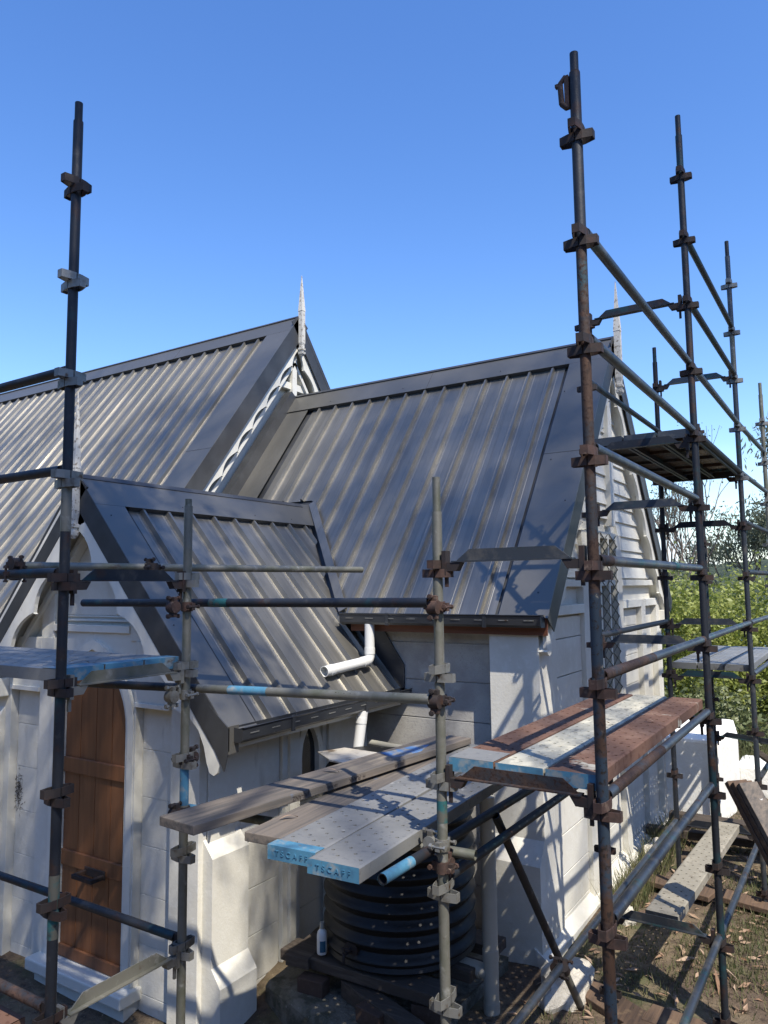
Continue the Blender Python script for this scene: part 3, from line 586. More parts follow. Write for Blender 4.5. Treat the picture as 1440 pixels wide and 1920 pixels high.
pipe('downpipe', [(-4.03,6.02,EC-.10),(-4.03,6.02,-.70),(-4.03,5.30,-.735)], .047, M['pvc'], church, [((-4.03,6.02,-.58),(-4.03,6.02,-.64)),((-4.03,5.94,-.704),(-4.03,5.89,-.706)),((-4.03,5.42,-.73),(-4.03,5.37,-.732))], True)
pipe('downpipe', [(-3.76,5.50,EP-.10),(-3.80,5.46,-1.47)], .047, M['pvc'], church, [((-3.768,5.492,-1.13),(-3.772,5.488,-1.18))])
pipe('wall_pipe', [(-3.98,5.92,-1.44),(-3.35,5.92,-1.47)], .028, M['pvc_cream'], church)

# ------------------------------------------------------------------ tank corner
tk = thing('water_tank', (-3.22,5.2,-2.73), 'round black ribbed plastic rainwater tank in the corner behind the perforated planks', 'water tank')
prof = [(0,0),(.56,0),(.585,.02)]; z = .05
while z < 1.24:
    for t in range(8):
        a = t/8; prof.append((.573+.020*math.sin(2*PI*a), z+.115*a))
    z += .115
prof += [(.575,1.31),(.55,1.34),(.25,1.37),(0,1.38)]
MB().lathe(prof, (-3.22,5.2,-2.73), 72).build('tank_body', M['tank'], tk, smooth=True)
MB().lathe([(.0,0),(.17,0),(.19,-.02),(.20,-.05)], (-3.62,5.34,-1.37), 28).build('inlet_ring', M['tank'], tk, smooth=True)
tp_ = MB(); tp_.tube((-3.28,4.63,-2.6),(-3.29,4.55,-2.6),.018,12); tp_.tube((-3.29,4.55,-2.6),(-3.29,4.54,-2.66),.012,10); tp_.box((-3.32,4.56,-2.585),(-3.25,4.575,-2.57)); tp_.tube((-3.28,4.66,-2.6),(-3.28,4.62,-2.6),.06,16)
tp_.build('tank_tap', M['clamp_dark'], tk, smooth=True)
lid = MB().add([(-3.86+.0,5.02,-1.235),(-3.36,4.74,-1.235),(-3.30,4.90,-1.225),(-3.42,5.16,-1.22),(-3.80,5.18,-1.225)], [(0,1,2,3,4)])
lp = MB().prism([(-3.90,4.98),(-3.64,4.80),(-3.40,4.76),(-3.30,4.92),(-3.44,5.20),(-3.80,5.22)], (.06,-.02,-1.295), ex, ey, -.05, -.038).build('loose_lid', M['tanklid'])
lp.location.z -= .0; tag(lp, 'cream plastic sheet lying on top of the black water tank', 'lid')
tag(pipe('standpipe', [(-2.45,5.2,GROUND),(-2.45,5.2,-1.55)], .055, M['pvc_cream'], None, [((-2.45,5.2,-2.62),(-2.45,5.2,-2.70)),((-2.45,5.2,-2.98),(-2.45,5.2,-3.05))]), 'cream upright stormwater pipe between the black tank and the chancel buttress', 'pipe')
tag(pipe('branch_pipe', [(-2.47,5.2,-2.79),(-2.95,5.22,-2.78)], .05, M['pvc_cream'], None, [((-2.53,5.2,-2.79),(-2.60,5.203,-2.788))]), 'short cream side branch running from the stormwater pipe to the tank base', 'pipe')
# stand: sleepers, bricks, plinth
NB = [0]
def block(name, c, hx, hy, hz, rz, mat, label, cat, group=None, bev=.008):
    NB[0] += 1; c = (c[0], c[1], c[2]+.0035*NB[0]-.03)
    mb = MB(); a = V3(math.cos(rz), math.sin(rz), 0); b = V3(-math.sin(rz), math.cos(rz), 0)
    mb.obox((0,0,0), a, b, ez, hx, hy, hz); o = mb.build(name, mat, bevel=bev); o.location = c; return tag(o, label, cat, group)
block('sleeper', (-3.25,4.75,-2.765), .70, .11, .04, .02, M['timber_x'], 'dark timber sleeper under the front edge of the water tank', 'sleeper', 'sleepers under the tank')
block('sleeper', (-3.25,5.2,-2.775), .70, .11, .04, -.03, M['timber_x'], 'dark timber sleeper under the middle of the water tank', 'sleeper', 'sleepers under the tank')
block('sleeper', (-3.25,5.6,-2.775), .70, .11, .04, .0, M['timber_x'], 'dark timber sleeper under the rear of the water tank', 'sleeper', 'sleepers under the tank')
block('sleeper', (-3.80,4.92,-2.77), .10, .34, .04, .15, M['timber_x'], 'worn dark board carrying the white bottle beside the tank', 'board', 'sleepers under the tank')
block('bearer', (-2.98,4.58,-2.90), .42, .07, .06, -.35, M['timber_x'], 'short grey timber bearer sticking out under the tank stand', 'bearer')
for i, (x, y, rz, lb) in enumerate(((-3.62,4.62,.1,'brown brick at the left end of the concrete footing under the tank'),(-3.02,4.5,-.2,'brown brick in the middle of the footing under the tank'),(-2.72,4.75,.3,'brown brick at the right end under the tank stand'))):
    b_ = block('brick', (x, y, -2.915), .11, .055, .055, rz, M['brick'], lb, 'brick', 'bricks under the tank')
pl = MB(); n = 14
vs = []
for k, (z, g_) in enumerate(((-2.99, .0), (-3.02, .03), (-3.5, .05))):
    for (x, y) in ((-4.05,4.62),(-3.7,4.47),(-3.2,4.33),(-2.7,4.30),(-2.62,4.9),(-2.62,5.9),(-4.1,5.9)): vs.append((x+g_*(1 if x > -3.4 else -1)*.3, y-g_, z+.02*math.sin(x*9+y*5)*(k < 2)))
pl.add(vs, [tuple(range(7))]+[(j*7+i, (j+1)*7+i, (j+1)*7+(i+1) % 7, j*7+(i+1) % 7) for j in range(2) for i in range(7)])
tag(pl.build('concrete_footing', M['concrete']), 'mossy rough concrete footing slab under the tank stand', 'footing')
bo = thing('bottle', (-3.60,4.70,-2.73), 'white plastic bottle with blue label standing beside the black tank', 'bottle')
MB().lathe([(0,0),(.036,0),(.039,.01),(.039,.13),(.034,.155),(.018,.175),(.016,.18)], (-3.60,4.70,-2.73), 24).build('bottle_body', M['pvc'], bo, smooth=True)
MB().lathe([(.017,0),(.019,.002),(.017,.045),(0,.047)], (-3.60,4.70,-2.552), 18).build('cap', M['pvc_cream'], bo, smooth=True)
lb_ = MB(); nseg = 10
lb_.add([(-3.60+.0396*math.cos(a), 4.70+.0396*math.sin(a), z) for z in (-2.71,-2.63) for a in [-1.35+.13*i for i in range(nseg)]], [(i, i+1, nseg+i+1, nseg+i) for i in range(nseg-1)])
lb_.build('bottle_label', material('blue_print', (.02, .10, .16), .5), bo)

# ------------------------------------------------------------------ scaffold
TR = .0242
def pressing(mb, c, d, z, r=TR):
    """V pressing: bent strip pocket standing off the tube in direction d"""
    c = V3(c[0], c[1], z); d = Vector(d); s = V3(-d.y, d.x, 0)
    pts = [c+d*.004+s*.028, c+d*.032+s*.026, c+d*.074+s*.015, c+d*.074-s*.015, c+d*.032-s*.026, c+d*.004-s*.028]
    for a, b in zip(pts, pts[1:]): mb.beam(a, b+(b-a).normalized()*.002, .005, .040, (0,0,1))
def standard(x, y, zref, k0, k1, ztop, zspig, mat, cmat, label, bands=(), zfoot=-3.06, spig_r=.0195, cmats=None):
    t = thing('scaffold_standard', (x, y, zfoot), label, 'scaffold standard', 'upright standards of the scaffold')
    MB().tube((x,y,zfoot),(x,y,ztop),TR,24).build('tube', M[mat], t, smooth=True)
    if zspig: MB().tube((x,y,ztop-.01),(x,y,zspig),spig_r,20,inner=spig_r-.004).build('spigot', M['galv' if mat == 'galv' else 'dark'], t, smooth=True)
    for k in range(k0, k1):
        z = zref-.495*k
        if z < zfoot+.1 or z > ztop: continue
        cm = M[(cmats or {}).get(k, cmat)]
        a = MB(); pressing(a, (x,y), (1,0,0), z-.012); pressing(a, (x,y), (-1,0,0), z-.012); a.build('transom_pressing', cm, t)
        a = MB(); pressing(a, (x,y), (0,1,0), z+.030); pressing(a, (x,y), (0,-1,0), z+.030); a.build('ledger_pressing', cm, t)
    for z0, z1, m in bands: MB().tube((x,y,z0),(x,y,z1),TR+.0007,24,cap=False).build('paint_band', M[m], t, smooth=True)
    MB().box((x-.075,y-.075,zfoot-.01),(x+.075,y+.075,zfoot)).build('base_plate', M['clamp'], t)
    return t
s1 = standard(-3.22,2.19,2.01,0,11,2.37,2.47,'dark','clamp_dark','dark blue-black scaffold upright nearest the porch door, crossing the porch gable',[(.28,.52,'galv'),(-1.58,-1.30,'teal')], cmats={1:'clamp',2:'clamp',3:'clamp'})
s2 = standard(-3.225,2.97,.04,0,7,.47,None,'galv','clamp','galvanised scaffold upright with a sky blue section, passing the end of the long timber plank',[(-1.18,-.93,'blue')])
MB().tube((-3.225,2.97,.46),(-3.225,2.97,.51),.019,20).build('spigot', M['galv'], s2, smooth=True)
s3 = standard(-1.735,3.19,.073,0,7,.36,.53,'galv','clamp','galvanised scaffold upright in front of the water tank and perforated planks',[(-1.10,-1.00,'teal')], cmats={0:'clamp_rust'})
s4 = standard(-.975,3.19,2.03,0,10,2.34,2.435,'rusty','clamp_rust','tallest and thickest rusty blue scaffold upright in front of the chancel gable',[(-1.36,-.95,'blue_rust'),(-.92,-.47,'blue_rust'),(-.42,-.02,'blue_rust'),(1.5,2.0,'dark'),(2.06,2.335,'dark'),(-1.85,-1.46,'blue_rust'),(-2.4,-1.9,'blue_rust')], cmats={0:'clamp_dark',1:'clamp_dark',2:'clamp_dark'})
cl = MB(); cl.tube((-1.035,3.175,2.20),(-1.04,3.175,2.30),.013,10); cl.tube((-1.04,3.175,2.30),(-1.015,3.18,2.33),.011,10); cl.tube((-1.035,3.175,2.20),(-1.012,3.18,2.175),.013,10); cl.box((-1.062,3.165,2.285),(-1.03,3.185,2.30)); cl.box((-1.02,3.17,2.17),(-1.0,3.19,2.33))
cl.build('hanging_clip', M['clamp_rust'], s4, smooth=True)
s5 = standard(-.965,5.67,3.02,0,13,3.342,3.50,'dark','clamp_dark','dark scaffold upright at the far end of the rusty plank platform',[(-1.25,-1.0,'blue_rust')])
s6 = standard(-.975,8.11,3.023,0,13,3.33,3.49,'steelblue','clamp_dark','thin blue-grey scaffold upright carrying the far grey platform',[(2.08,2.5,'galv')], cmats={0:'clamp',1:'clamp',2:'clamp',3:'clamp',4:'clamp'})
s7 = standard(-.935,10.1,1.95,0,11,2.30,2.45,'galv','clamp','farthest grey scaffold upright against the gum tree at the edge')
s8 = standard(-1.73,8.08,2.048,0,11,2.34,2.50,'dark','clamp_dark','dark inner scaffold upright rising beside the far eave of the chancel')
s9 = standard(-1.73,5.67,2.03,0,11,2.30,2.42,'dark','clamp_dark','dark inner scaffold upright hidden behind the thick rusty one')
s10 = standard(-1.73,10.45,2.0,0,11,2.1,None,'dark','clamp_dark','dark inner scaffold upright farthest back near the white garden wall')

def ledger(p0, p1, mat, label, bands=(), ends=True, r=.0242, cat='scaffold ledger', group='horizontal ledger tubes of the scaffold'):
    t = thing('scaffold_ledger', p0, label, cat, group); p0 = Vector(p0); p1 = Vector(p1); d = (p1-p0).normalized()
    a0 = p0+d*.05 if ends else p0; a1 = p1-d*.05 if ends else p1
    MB().tube(a0, a1, r, 20, inner=r-.004).build('tube', M[mat], t, smooth=True)
    if ends:
        for c, s in ((p0+d*.036, 1), (p1-d*.036, -1)):
            MB().obox(c+ez*(-.012), d, V3(-d.y,d.x,0), ez, .028, .011, .034).build('wedge_end', M['clamp_dark'], t)
    for t0, t1, m in bands: MB().tube(a0+d*t0, a0+d*t1, r+.0008, 20, cap=False).build('paint_band', M[m], t, smooth=True)
    return t
LX = -.97; IX = -1.73; LO = .055
A5 = lambda z: ((LX,3.19,z),(LX,5.67,z)); A6 = lambda z: ((LX,5.67,z),(LX,8.11,z)); A7 = lambda z: ((LX,8.11,z),(-.935,10.1,z))
SL = lambda k: 2.03-.495*k+LO
for k, m, lb, bd in ((1,'steelblue','topmost guardrail tube sloping down from the thick rusty upright',()),(2,'steelblue','second guardrail tube down, from the thick rusty upright to the high dark platform',()),
    (3,'steelblue','third guardrail tube down, running just under the high dark platform',()),(4,'steelblue','near level tube at eye height beside the gable, rusty at its near end',((.0,.18,'rusty'),(1.5,1.62,'teal'))),
    (5,'rusty','tube rising away from the thick rusty upright above the plank platform',((.9,2.3,'steelblue'),)),(6,'steelblue','worn brown and grey tube along the outer edge of the rusty planks',((.1,1.0,'rusty'),)),
    (7,'steelblue','thick glossy blue-black tube below the rusty planks',())):
    a, b_ = A5(SL(k)); ledger(a, b_, m, lb, bd)
a, b_ = A5(SL(9)); ledger(a, b_, 'steelblue', 'lowest light grey-blue tube crossing the grass toward the bottom edge')
for k, m, lb in ((-1,'dark','highest guardrail tube of the second bay against the sky'),(0,'dark','second guardrail tube of the second bay against the sky'),(1,'steelblue','third guardrail tube of the second bay, ending at the thin blue-grey upright'),
    (2,'dark','tube along the outer edge of the high dark platform'),(5,'steelblue','tube rising across the green bush in the second bay'),(9,'steelblue','lowest tube of the second bay over the grass')):
    a, b_ = A6(SL(k)); ledger(a, b_, m, lb)
for k, m, lb in ((1,'steelblue','upper guardrail tube of the farthest bay'),(2,'steelblue','middle guardrail tube of the farthest bay'),(3,'dark','lower sloping tube of the farthest bay before the gum tree'),(4,'dark','short level tube of the farthest bay before the trees'),
    (5,'steelblue','tube of the farthest bay above the grey platform'),(6,'steelblue','tube along the outer edge of the far grey platform'),(8,'steelblue','low tube of the farthest bay behind the leaning timbers')):
    a, b_ = A7(SL(k)); ledger(a, b_, m, lb)
ledger((IX,5.67,1.59),(IX,8.08,1.60),'dark','inner guardrail tube in front of the chancel gable boards')
ledger((IX,5.67,-.39),(IX,8.08,-.385),'dark','thin inner tube crossing the gable beside the eave')
ledger((IX,3.19,-2.35),(IX,5.67,-2.35),'steelblue','low dark tube running from the bottom edge to the base of the gable')
ledger((IX,5.67,-2.35),(IX,8.08,-2.35),'steelblue','low inner tube along the lit wall beyond the thick upright')
ledger((IX,3.19,-1.355),(IX,5.67,-1.355),'dark','dark tube under the perforated planks beside the buttress')
ledger((-1.80,2.77,-1.235),(-1.80,5.3,-1.245),'dark','loose tube with a sky blue end under the perforated planks',((0,.24,'blue'),), ends=False)
for p0, p1, m, lb, bd in (((-3.22,2.19,1.078),(-5.6,2.19,1.078),'dark','upper dark tube leaving the picture left of the door upright',()),
    ((-3.22,2.19,.583),(-5.6,2.19,.583),'dark','second dark tube leaving the picture left, over the nave roof',()),
    ((-3.22,2.19,.083),(-5.6,2.19,.083),'dark','third dark tube leaving the picture left, at eye height',()),
    ((-3.22,2.19,-1.885),(-5.6,2.19,-1.885),'rusty','rusty tube at the bottom corner left of the door sill',()),
    ((-3.225,2.97,-1.882),(-5.6,2.97,-1.882),'dark','blue-black tube crossing in front of the brown door',())):
    ledger(p0, p1, m, lb, bd)
ledger((-4.34,3.10,-.085),(-1.75,3.12,-.078),'dark','dark long tube crossing the porch roof in front of the ribs',((1.16,1.30,'teal'),), ends=False)
tt = ledger((-4.26,3.09,-.600),(-1.75,3.12,-.528),'galv','grey-green long tube crossing the porch eave, with one blue patch',((0,1.0,'dark'),(1.24,1.52,'blue')), ends=False)
for i, (s_, fx) in enumerate((('166-5  250', 1.74), ('264-2   540', 2.04))):
    writing('tube_marking', s_, tt, Vector((fx, .03-TR-.0016+.0, .028*fx/1.0-.0+0.005)), (PI/2, 0, 0), .028, M['clamp_dark'], .0004)
ledger((-3.95,2.35,.135),(-3.35,4.90,.135),'galv','light galvanised loose tube lying out over the porch roof', (), ends=False)
ledger((-3.34,3.04,-1.225),(-1.62,3.30,-1.262),'galv','tube under the near plank ends, pale blue at its left end',((0.02,.40,'blue'),), ends=False)
ledger((-1.78,3.88,-1.25),(-1.80,5.22,-2.85),'dark','diagonal dark brace tube between the planks and the ground',((1.62,2.05,'galv'),), ends=False, cat='brace tube', group=None)

def transom(p0, p1, mat, label, cmat='clamp_dark', fin=.055, sgn=1, bands=()):
    """inverted tee transom with cranked wedge ends"""
    p0 = Vector(p0); p1 = Vector(p1); d = (p1-p0).normalized(); s = V3(-d.y, d.x, 0)*sgn; Ln = (p1-p0).length
    t = thing('scaffold_transom', p0, label, 'scaffold transom', 'transoms of the scaffold')
    MB().obox((p0+p1)/2, d, s, ez, Ln/2-.085, .026, .003).build('flange', M[mat], t)
    a = .10; b = .17
    MB().prism([(a,0),(Ln-a,0),(Ln-b,fin),(b,fin)], p0+s*.003+ez*.003, d, ez, -.003, .003).build('fin', M[mat], t)
    for e, q in ((p0, 1), (p1, -1)):
        br = MB(); c = e+d*q*.085
        br.prism([(0,-.004),(.10,-.004),(.075,-.045),(.0,-.045)], e+d*q*.035, d*q, ez, -.022, .022)
        br.obox(e+d*q*.045+ez*(-.005), d, s, ez, .011, .024, .058)
        br.build('wedge_bracket', M[cmat], t)
        MB().obox(e+d*q*.048+ez*(-.075), d, s, ez, .008, .006, .045).build('wedge_pin', M[cmat], t)
    for x0, x1, m in bands: MB().prism([(x0,.004),(x1,.004),(x1,fin-.003),(x0,fin-.003)], p0+ez*.003, d, ez, -.008, .001+.0015).build('paint_band', M[m], t)
    return t
transom((-1.735,3.19,.115),(-.975,3.19,.115),'steelblue','dark transom lying level with the chancel eave','clamp_dark')
transom((-1.735,3.19,-.885),(-.975,3.19,-.885),'rusty','rusty orange angle transom holding the blue plank ends','clamp_dark')
transom((-3.22,2.19,.045),(-3.225,2.97,.045),'dark','dark transom in front of the porch gable fascia','clamp_dark')
transom((-3.22,2.19,-.455),(-3.225,2.97,-.455),'galv','galvanised transom under the sky blue plank end by the porch','clamp')
transom((-3.22,2.19,-1.945),(-3.225,2.97,-1.945),'galv','galvanised transom sloping up across the door sill at the bottom','clamp')
for z, m, lb in ((2.06,'dark','highest cranked transom beside the chancel ridge end'),(1.02,'dark','near transom edging the high dark platform'),(.56,'steelblue','grey-blue transom below the high dark platform'),(-.43,'steelblue','pale transom across the gable just above the planks'),(-.93,'dark','transom under the far end of the rusty planks'),(-2.39,'steelblue','blue and grey transom holding the low perforated plank')):
    transom((IX,5.67,z),(LX,5.67,z), m, lb)
for z, m, lb in ((2.08,'steelblue','cranked grey transom of the second frame against the sky'),(1.05,'dark','far transom edging the high dark platform'),(.57,'dark','dark transom of the second frame against the pale cloud'),(-.41,'steelblue','pale transom of the second frame in front of the green bush'),(-.93,'dark','transom under the near end of the far grey platform'),(-2.39,'dark','transom at the far end of the low perforated plank')):
    transom((IX,8.08,z),(LX,8.11,z), m, lb)
transom((IX,10.45,-1.92),(-.935,10.1,-1.92),'steelblue','low grey transom of the farthest frame by the white garden wall')
transom((IX,10.45,-.93),(-.935,10.1,-.93),'dark','transom under the far end of the far grey platform')

# --- planks
def perforated(W_, Ln, top='plank_galv', side=None, blue_near=.0, solid=False, under=True):
    """steel plank: origin at near end centre, runs along +y, top at z=0"""
    mb = MB(); H = .063; e = W_*.05; nx = 4; cw = (W_-2*e)/nx; ny = int(Ln/.055); cy = Ln/ny; r = .0098
    mb.cur = 0
    for sx_ in (-1, 1):
        x = sx_*W_/2; x2 = sx_*(W_/2-e)
        mb.add([(x,0,-.004),(x2,0,0),(x2,Ln,0),(x,Ln,-.004)], [(0,1,2,3)]); mb.cur = 1
        mb.add([(x,0,-.004),(x,Ln,-.004),(x,Ln,-H),(x,0,-H)], [(0,1,2,3)]); mb.add([(x,0,-H),(x,Ln,-H),(x-sx_*.02,Ln,-H),(x-sx_*.02,0,-H)], [(0,1,2,3)]); mb.cur = 0
    mb.cur = 1
    for yy in (0, Ln): mb.add([(-W_/2,yy,-.004),(W_/2,yy,-.004),(W_/2,yy,-H),(-W_/2,yy,-H)], [(0,1,2,3)])
    mb.cur = 0
    for j in range(ny):
        for i in range(nx):
            x0 = -W_/2+e+cw*i; y0 = cy*j; x1 = x0+cw; y1 = y0+cy
            if (i+j) % 2 or solid or j in (0, ny-1):
                mb.add([(x0,y0,0),(x1,y0,0),(x1,y1,0),(x0,y1,0)], [(0,1,2,3)]); continue
            cx_, cyy = (x0+x1)/2, (y0+y1)/2
            oc = [(cx_+r*math.cos(PI/8+k*PI/4), cyy+r*math.sin(PI/8+k*PI/4)) for k in range(8)]
            vs = [(x0,y0,0),(x1,y0,0),(x1,y1,0),(x0,y1,0)]+[(a, b, 0) for a, b in oc]+[(a, b, -.007) for a, b in oc]
            fs = [(2,5,4),(2,3,6,5),(3,7,6),(3,0,8,7),(0,9,8),(0,1,10,9),(1,11,10),(1,2,4,11)]+[(4+k, 4+(k+1) % 8, 12+(k+1) % 8, 12+k) for k in range(8)]
            mb.add(vs, fs)
    return mb
def plank(name, origin, ang, mb, mats, label, cat='scaffold plank', group='perforated steel planks'):
    t = thing(name, origin, label, cat, group); t.rotation_euler = (0, 0, ang)
    me = bpy.data.meshes.new('deck'); me.from_pydata(mb.v, [], mb.f)
    for m in mats: me.materials.append(M[m])
    me.polygons.foreach_set('material_index', mb.mi)
    d = bpy.data.objects.new('deck', me); col.objects.link(d); d.parent = t
    return t
def lmesh(name, mb, mat, parent):
    me = bpy.data.meshes.new(name); me.from_pydata(mb.v, [], mb.f); me.materials.append(mat); o = bpy.data.objects.new(name, me); col.objects.link(o); o.parent = parent; return o
def blue_end(t, W_, depth=.10, m='blue', text=None, H=.063, tm=None):
    mb = MB(); mb.add([(-W_/2,-.002,0.001),(W_/2,-.002,.001),(W_/2,-.002,-H),(-W_/2,-.002,-H)], [(0,1,2,3)])
    if depth: mb.add([(-W_/2,-.002,.001),(W_/2,-.002,.001),(W_/2,depth,.001),(-W_/2,depth,.001)], [(0,1,2,3)])
    lmesh('painted_end', mb, M[m], t)
    if text: writing('embossed_letters', text, t, (0, -.003, -H/2), (PI/2, 0, 0), .034, tm or M[m], .0022, 1.75)
blue_dk = material('blue_emboss', (.045, .15, .24), .5)
ta = math.atan2(.075, 1)
P1 = perforated(.262, 2.42)
t1 = plank('scaffold_plank', (-2.240,2.70,-1.165), ta, P1, ('plank_galv','plank_galv'), 'left galvanised perforated plank with sky blue end reading TSCAFF')
blue_end(t1, .262, .075, text='TSCAFF', tm=blue_dk)
t2 = plank('scaffold_plank', (-1.975,2.655,-1.165), ta*.75, P1, ('plank_galv','plank_galv'), 'right galvanised perforated plank with sky blue end reading TSCAFF')
blue_end(t2, .262, 0, text='TSCAFF', tm=blue_dk)
def timber(name, origin, ang, W_, Ln, H, mat, label, tilt=0, group='timber scaffold planks'):
    t = thing(name, origin, label, 'timber plank', group); t.rotation_euler = (tilt, 0, ang)
    mb = MB(); n = 16; vs = []
    for j in range(n+1):
        y = Ln*j/n; w = .002*mnoise.noise(V3(y*2, Ln, 1))
        vs += [(-W_/2+w,y,0),(W_/2+w,y,0),(W_/2+w,y,-H),(-W_/2+w,y,-H)]
    fs = [(4*j+i, 4*j+(i+1) % 4, 4*j+4+(i+1) % 4, 4*j+4+i) for j in range(n) for i in range(4)]+[(3,2,1,0),tuple(4*n+i for i in range(4))]
    mb.add(vs, fs); o = lmesh('board', mb, mat, t); b = o.modifiers.new('b','BEVEL'); b.width = .004; b.segments = 2; b.limit_method = 'ANGLE'
    return t
ink = material('faded_black_print', (.045, .035, .03), .9)
tb = timber('timber_plank', (-2.49,2.80,-1.175), ta*1.05, .24, 2.3, .045, M['timber'], 'lower weathered grey timber plank between the high timber and the perforated steel')
tu = timber('timber_plank', (-2.86,2.585,-1.110), -.05+.0, .265, 2.50, .046, M['timber'], 'long weathered timber plank lying on top, stamped JAS-ANZ on its edge')
tu.rotation_euler[2] = .0
tu.rotation_euler[2] = -math.atan2(.22, 2.41)*1.0
for s_, yy, sz in (('JAS-ANZ', .72, .034), ('H  PLANK', 1.20, .034), ('305-SUB', 1.62, .028), ('CERTIFIED', .98, .018)):
    writing('stamp', s_, tu, (.1335, yy, -.023), (PI/2, PI, PI/2), sz, ink, .0003)
lmesh('paint_smear', MB().add([(-.10,1.72,.0012),(.06,1.66,.0012),(.10,1.9,.0012),(.02,2.12,.0012),(-.05,2.05,.0012)], [(0,1,2,3,4)]), material('blue_smear', (.20,.20,.19), .8, 0, .3, [((.08,.17,.33), 9, .44, .52, 8)]), tu)
# right platform: three planks on the transoms at z -.86
P2 = perforated(.225, 2.44)
xs3 = [(-1.585,'plank_rust'),(-1.348,'plank_cement'),(-1.112,'plank_rust')]
lab3 = ['rust and grey steel plank nearest the wall with sky blue near end','middle pale cement-crusted perforated plank with sky blue near end','outer rust-brown steel plank beside the guard tube, blue at its near end']
for (x, m), lb in zip(xs3, lab3):
    t = plank('scaffold_plank', (x,3.20,-.80), 0, P2, (m, 'plank_rust' if x > -1.2 else m), lb)
    blue_end(t, .225, 0)
    mb = MB().add([(-.112,0,.0015),(.112,0,.0015),(.112,.20,.0015),(-.112,.22,.0015)], [(0,1,2,3)])
    if m == 'plank_rust' and x < -1.3: lmesh('bare_patch', mb, M['plank_galv'], t)
# low plank
P3 = perforated(.225, 2.42)
t = plank('scaffold_plank', (-1.36,5.72,-2.325), -.035, P3, ('plank_old','plank_old'), 'lone low perforated plank on the lowest transoms above the grass'); blue_end(t, .225, 0, 'steelblue')
# high platform (seen from below) and far platform
P4 = perforated(.235, 2.40)
for i, x in enumerate((-1.60,-1.35,-1.10)):
    t = plank('scaffold_plank', (x,5.68,1.118), 0, P4, ('plank_old','dark'), ('inner','middle','outer')[i]+' steel plank of the high dark platform seen from below')
    st = MB()
    for yy in (.3, .8, 1.3, 1.8, 2.2): st.box((-.112,yy,-.03),(.112,yy+.03,-.004))
    st.add([(-.114,.01,-.006),(.114,.01,-.006),(.114,2.38,-.006),(-.114,2.38,-.006)], [(0,1,2,3)]) if i != 2 else None
    lmesh('stiffeners', st, M['rusty'], t)['kind'] = 'stuff'; blue_end(t, .235, 0, 'steelblue')
P5 = perforated(.235, 2.35)
for i, x in enumerate((-1.60,-1.35,-1.10)):
    t = plank('scaffold_plank', (x,8.13,-.80), 0, P5, ('plank_galv','plank_galv'), ('inner','middle','outer')[i]+' grey steel plank of the far platform before the lake'); blue_end(t, .235, 0, 'clamp')
# left platform: planks run along x
P6 = perforated(.235, 2.5)
for i, y in enumerate((2.33,2.575,2.82)):
    t = plank('scaffold_plank', (-3.25,y,-.375), PI/2, P6, ('plank_galv','plank_galv'), ('near','middle','far')[i]+' worn galvanised plank of the platform in front of the porch door')
    blue_end(t, .235, .10 if i else .16)
t = plank('scaffold_plank', (-3.50,2.13,-2.02), PI/2, P6, ('plank_rust','plank_rust'), 'rust-red steel plank at the bottom corner below the door sill')

# --- couplers
def coupler(c, d1, d2, label, mat='clamp_dark', off=.05, flag=True):
    c = Vector(c); d1 = Vector(d1).normalized(); d2 = Vector(d2).normalized(); n = d1.cross(d2).normalized()
    t = thing('tube_coupler', c, label, 'tube coupler', 'bolted tube couplers')
    a = MB(); a.tube(c-d1*.026, c+d1*.026, .033, 16); a.build('saddle', M[mat], t, smooth=True)
    c2 = c+n*off; a = MB(); a.tube(c2-d2*.026, c2+d2*.026, .033, 16); a.build('saddle', M[mat], t, smooth=True)
    for cc, dd in ((c, d1), (c2, d2)):
        s = dd.cross(n).normalized()
        for sg in (-1, 1):
            b = MB(); b.obox(cc+s*sg*.042, dd, s, n, .02, .012, .012)
            b.tube(cc+s*sg*.05-n*.04, cc+s*sg*.05+n*.045, .0065, 8); b.tube(cc+s*sg*.05+n*.028, cc+s*sg*.05+n*.042, .013, 6); b.tube(cc+s*sg*.05-n*.042, cc+s*sg*.05-n*.032, .012, 6)
            b.build('bolt', M[mat], t)
    return t
coupler((-3.225,2.97,-.935), ez, ex, 'open black swivel coupler clamped high on the blue banded upright', 'clamp_dark')
coupler((-3.225,2.97,-.10), ez, -ex, 'rusty coupler holding the dark long tube to the galvanised upright', 'clamp_rust', .10)
coupler((-3.225,2.97,-.585), ez, -ex, 'grey coupler holding the long tube below the porch platform', 'clamp', .10)
coupler((-3.225,2.97,-1.215), ez, -ex, 'black coupler on the pale blue tube end by the timber plank', 'clamp_dark', .06)
coupler((-1.735,3.19,-.10), ez, -ex, 'rusty coupler at the right end of the dark long tube', 'clamp_rust', .05)
coupler((-1.735,3.19,-.54), ez, -ex, 'dark coupler at the right end of the grey-green long tube', 'clamp_dark', .05)
coupler((-1.735,3.19,-1.20), ez, ey, 'galvanised double coupler beside the corner of the perforated planks', 'clamp', .06)
coupler((-1.735,3.19,-1.30), ez, ex, 'rusty lower coupler hanging under the galvanised one', 'clamp_rust', .04)
coupler((-1.76,4.68,-2.36), ey, (0,.65,-.76), 'black swivel coupler joining the diagonal brace to the low tube', 'clamp_dark', -.05)
coupler((-3.66,2.21,.085), ex, ey, 'black coupler at the picture edge joining two tubes at eye height', 'clamp_dark', .05)
coupler((-3.76,3.15,.135), ey, ez, 'small bolted coupler on the light loose tube before the porch gable', 'clamp_dark', .03)

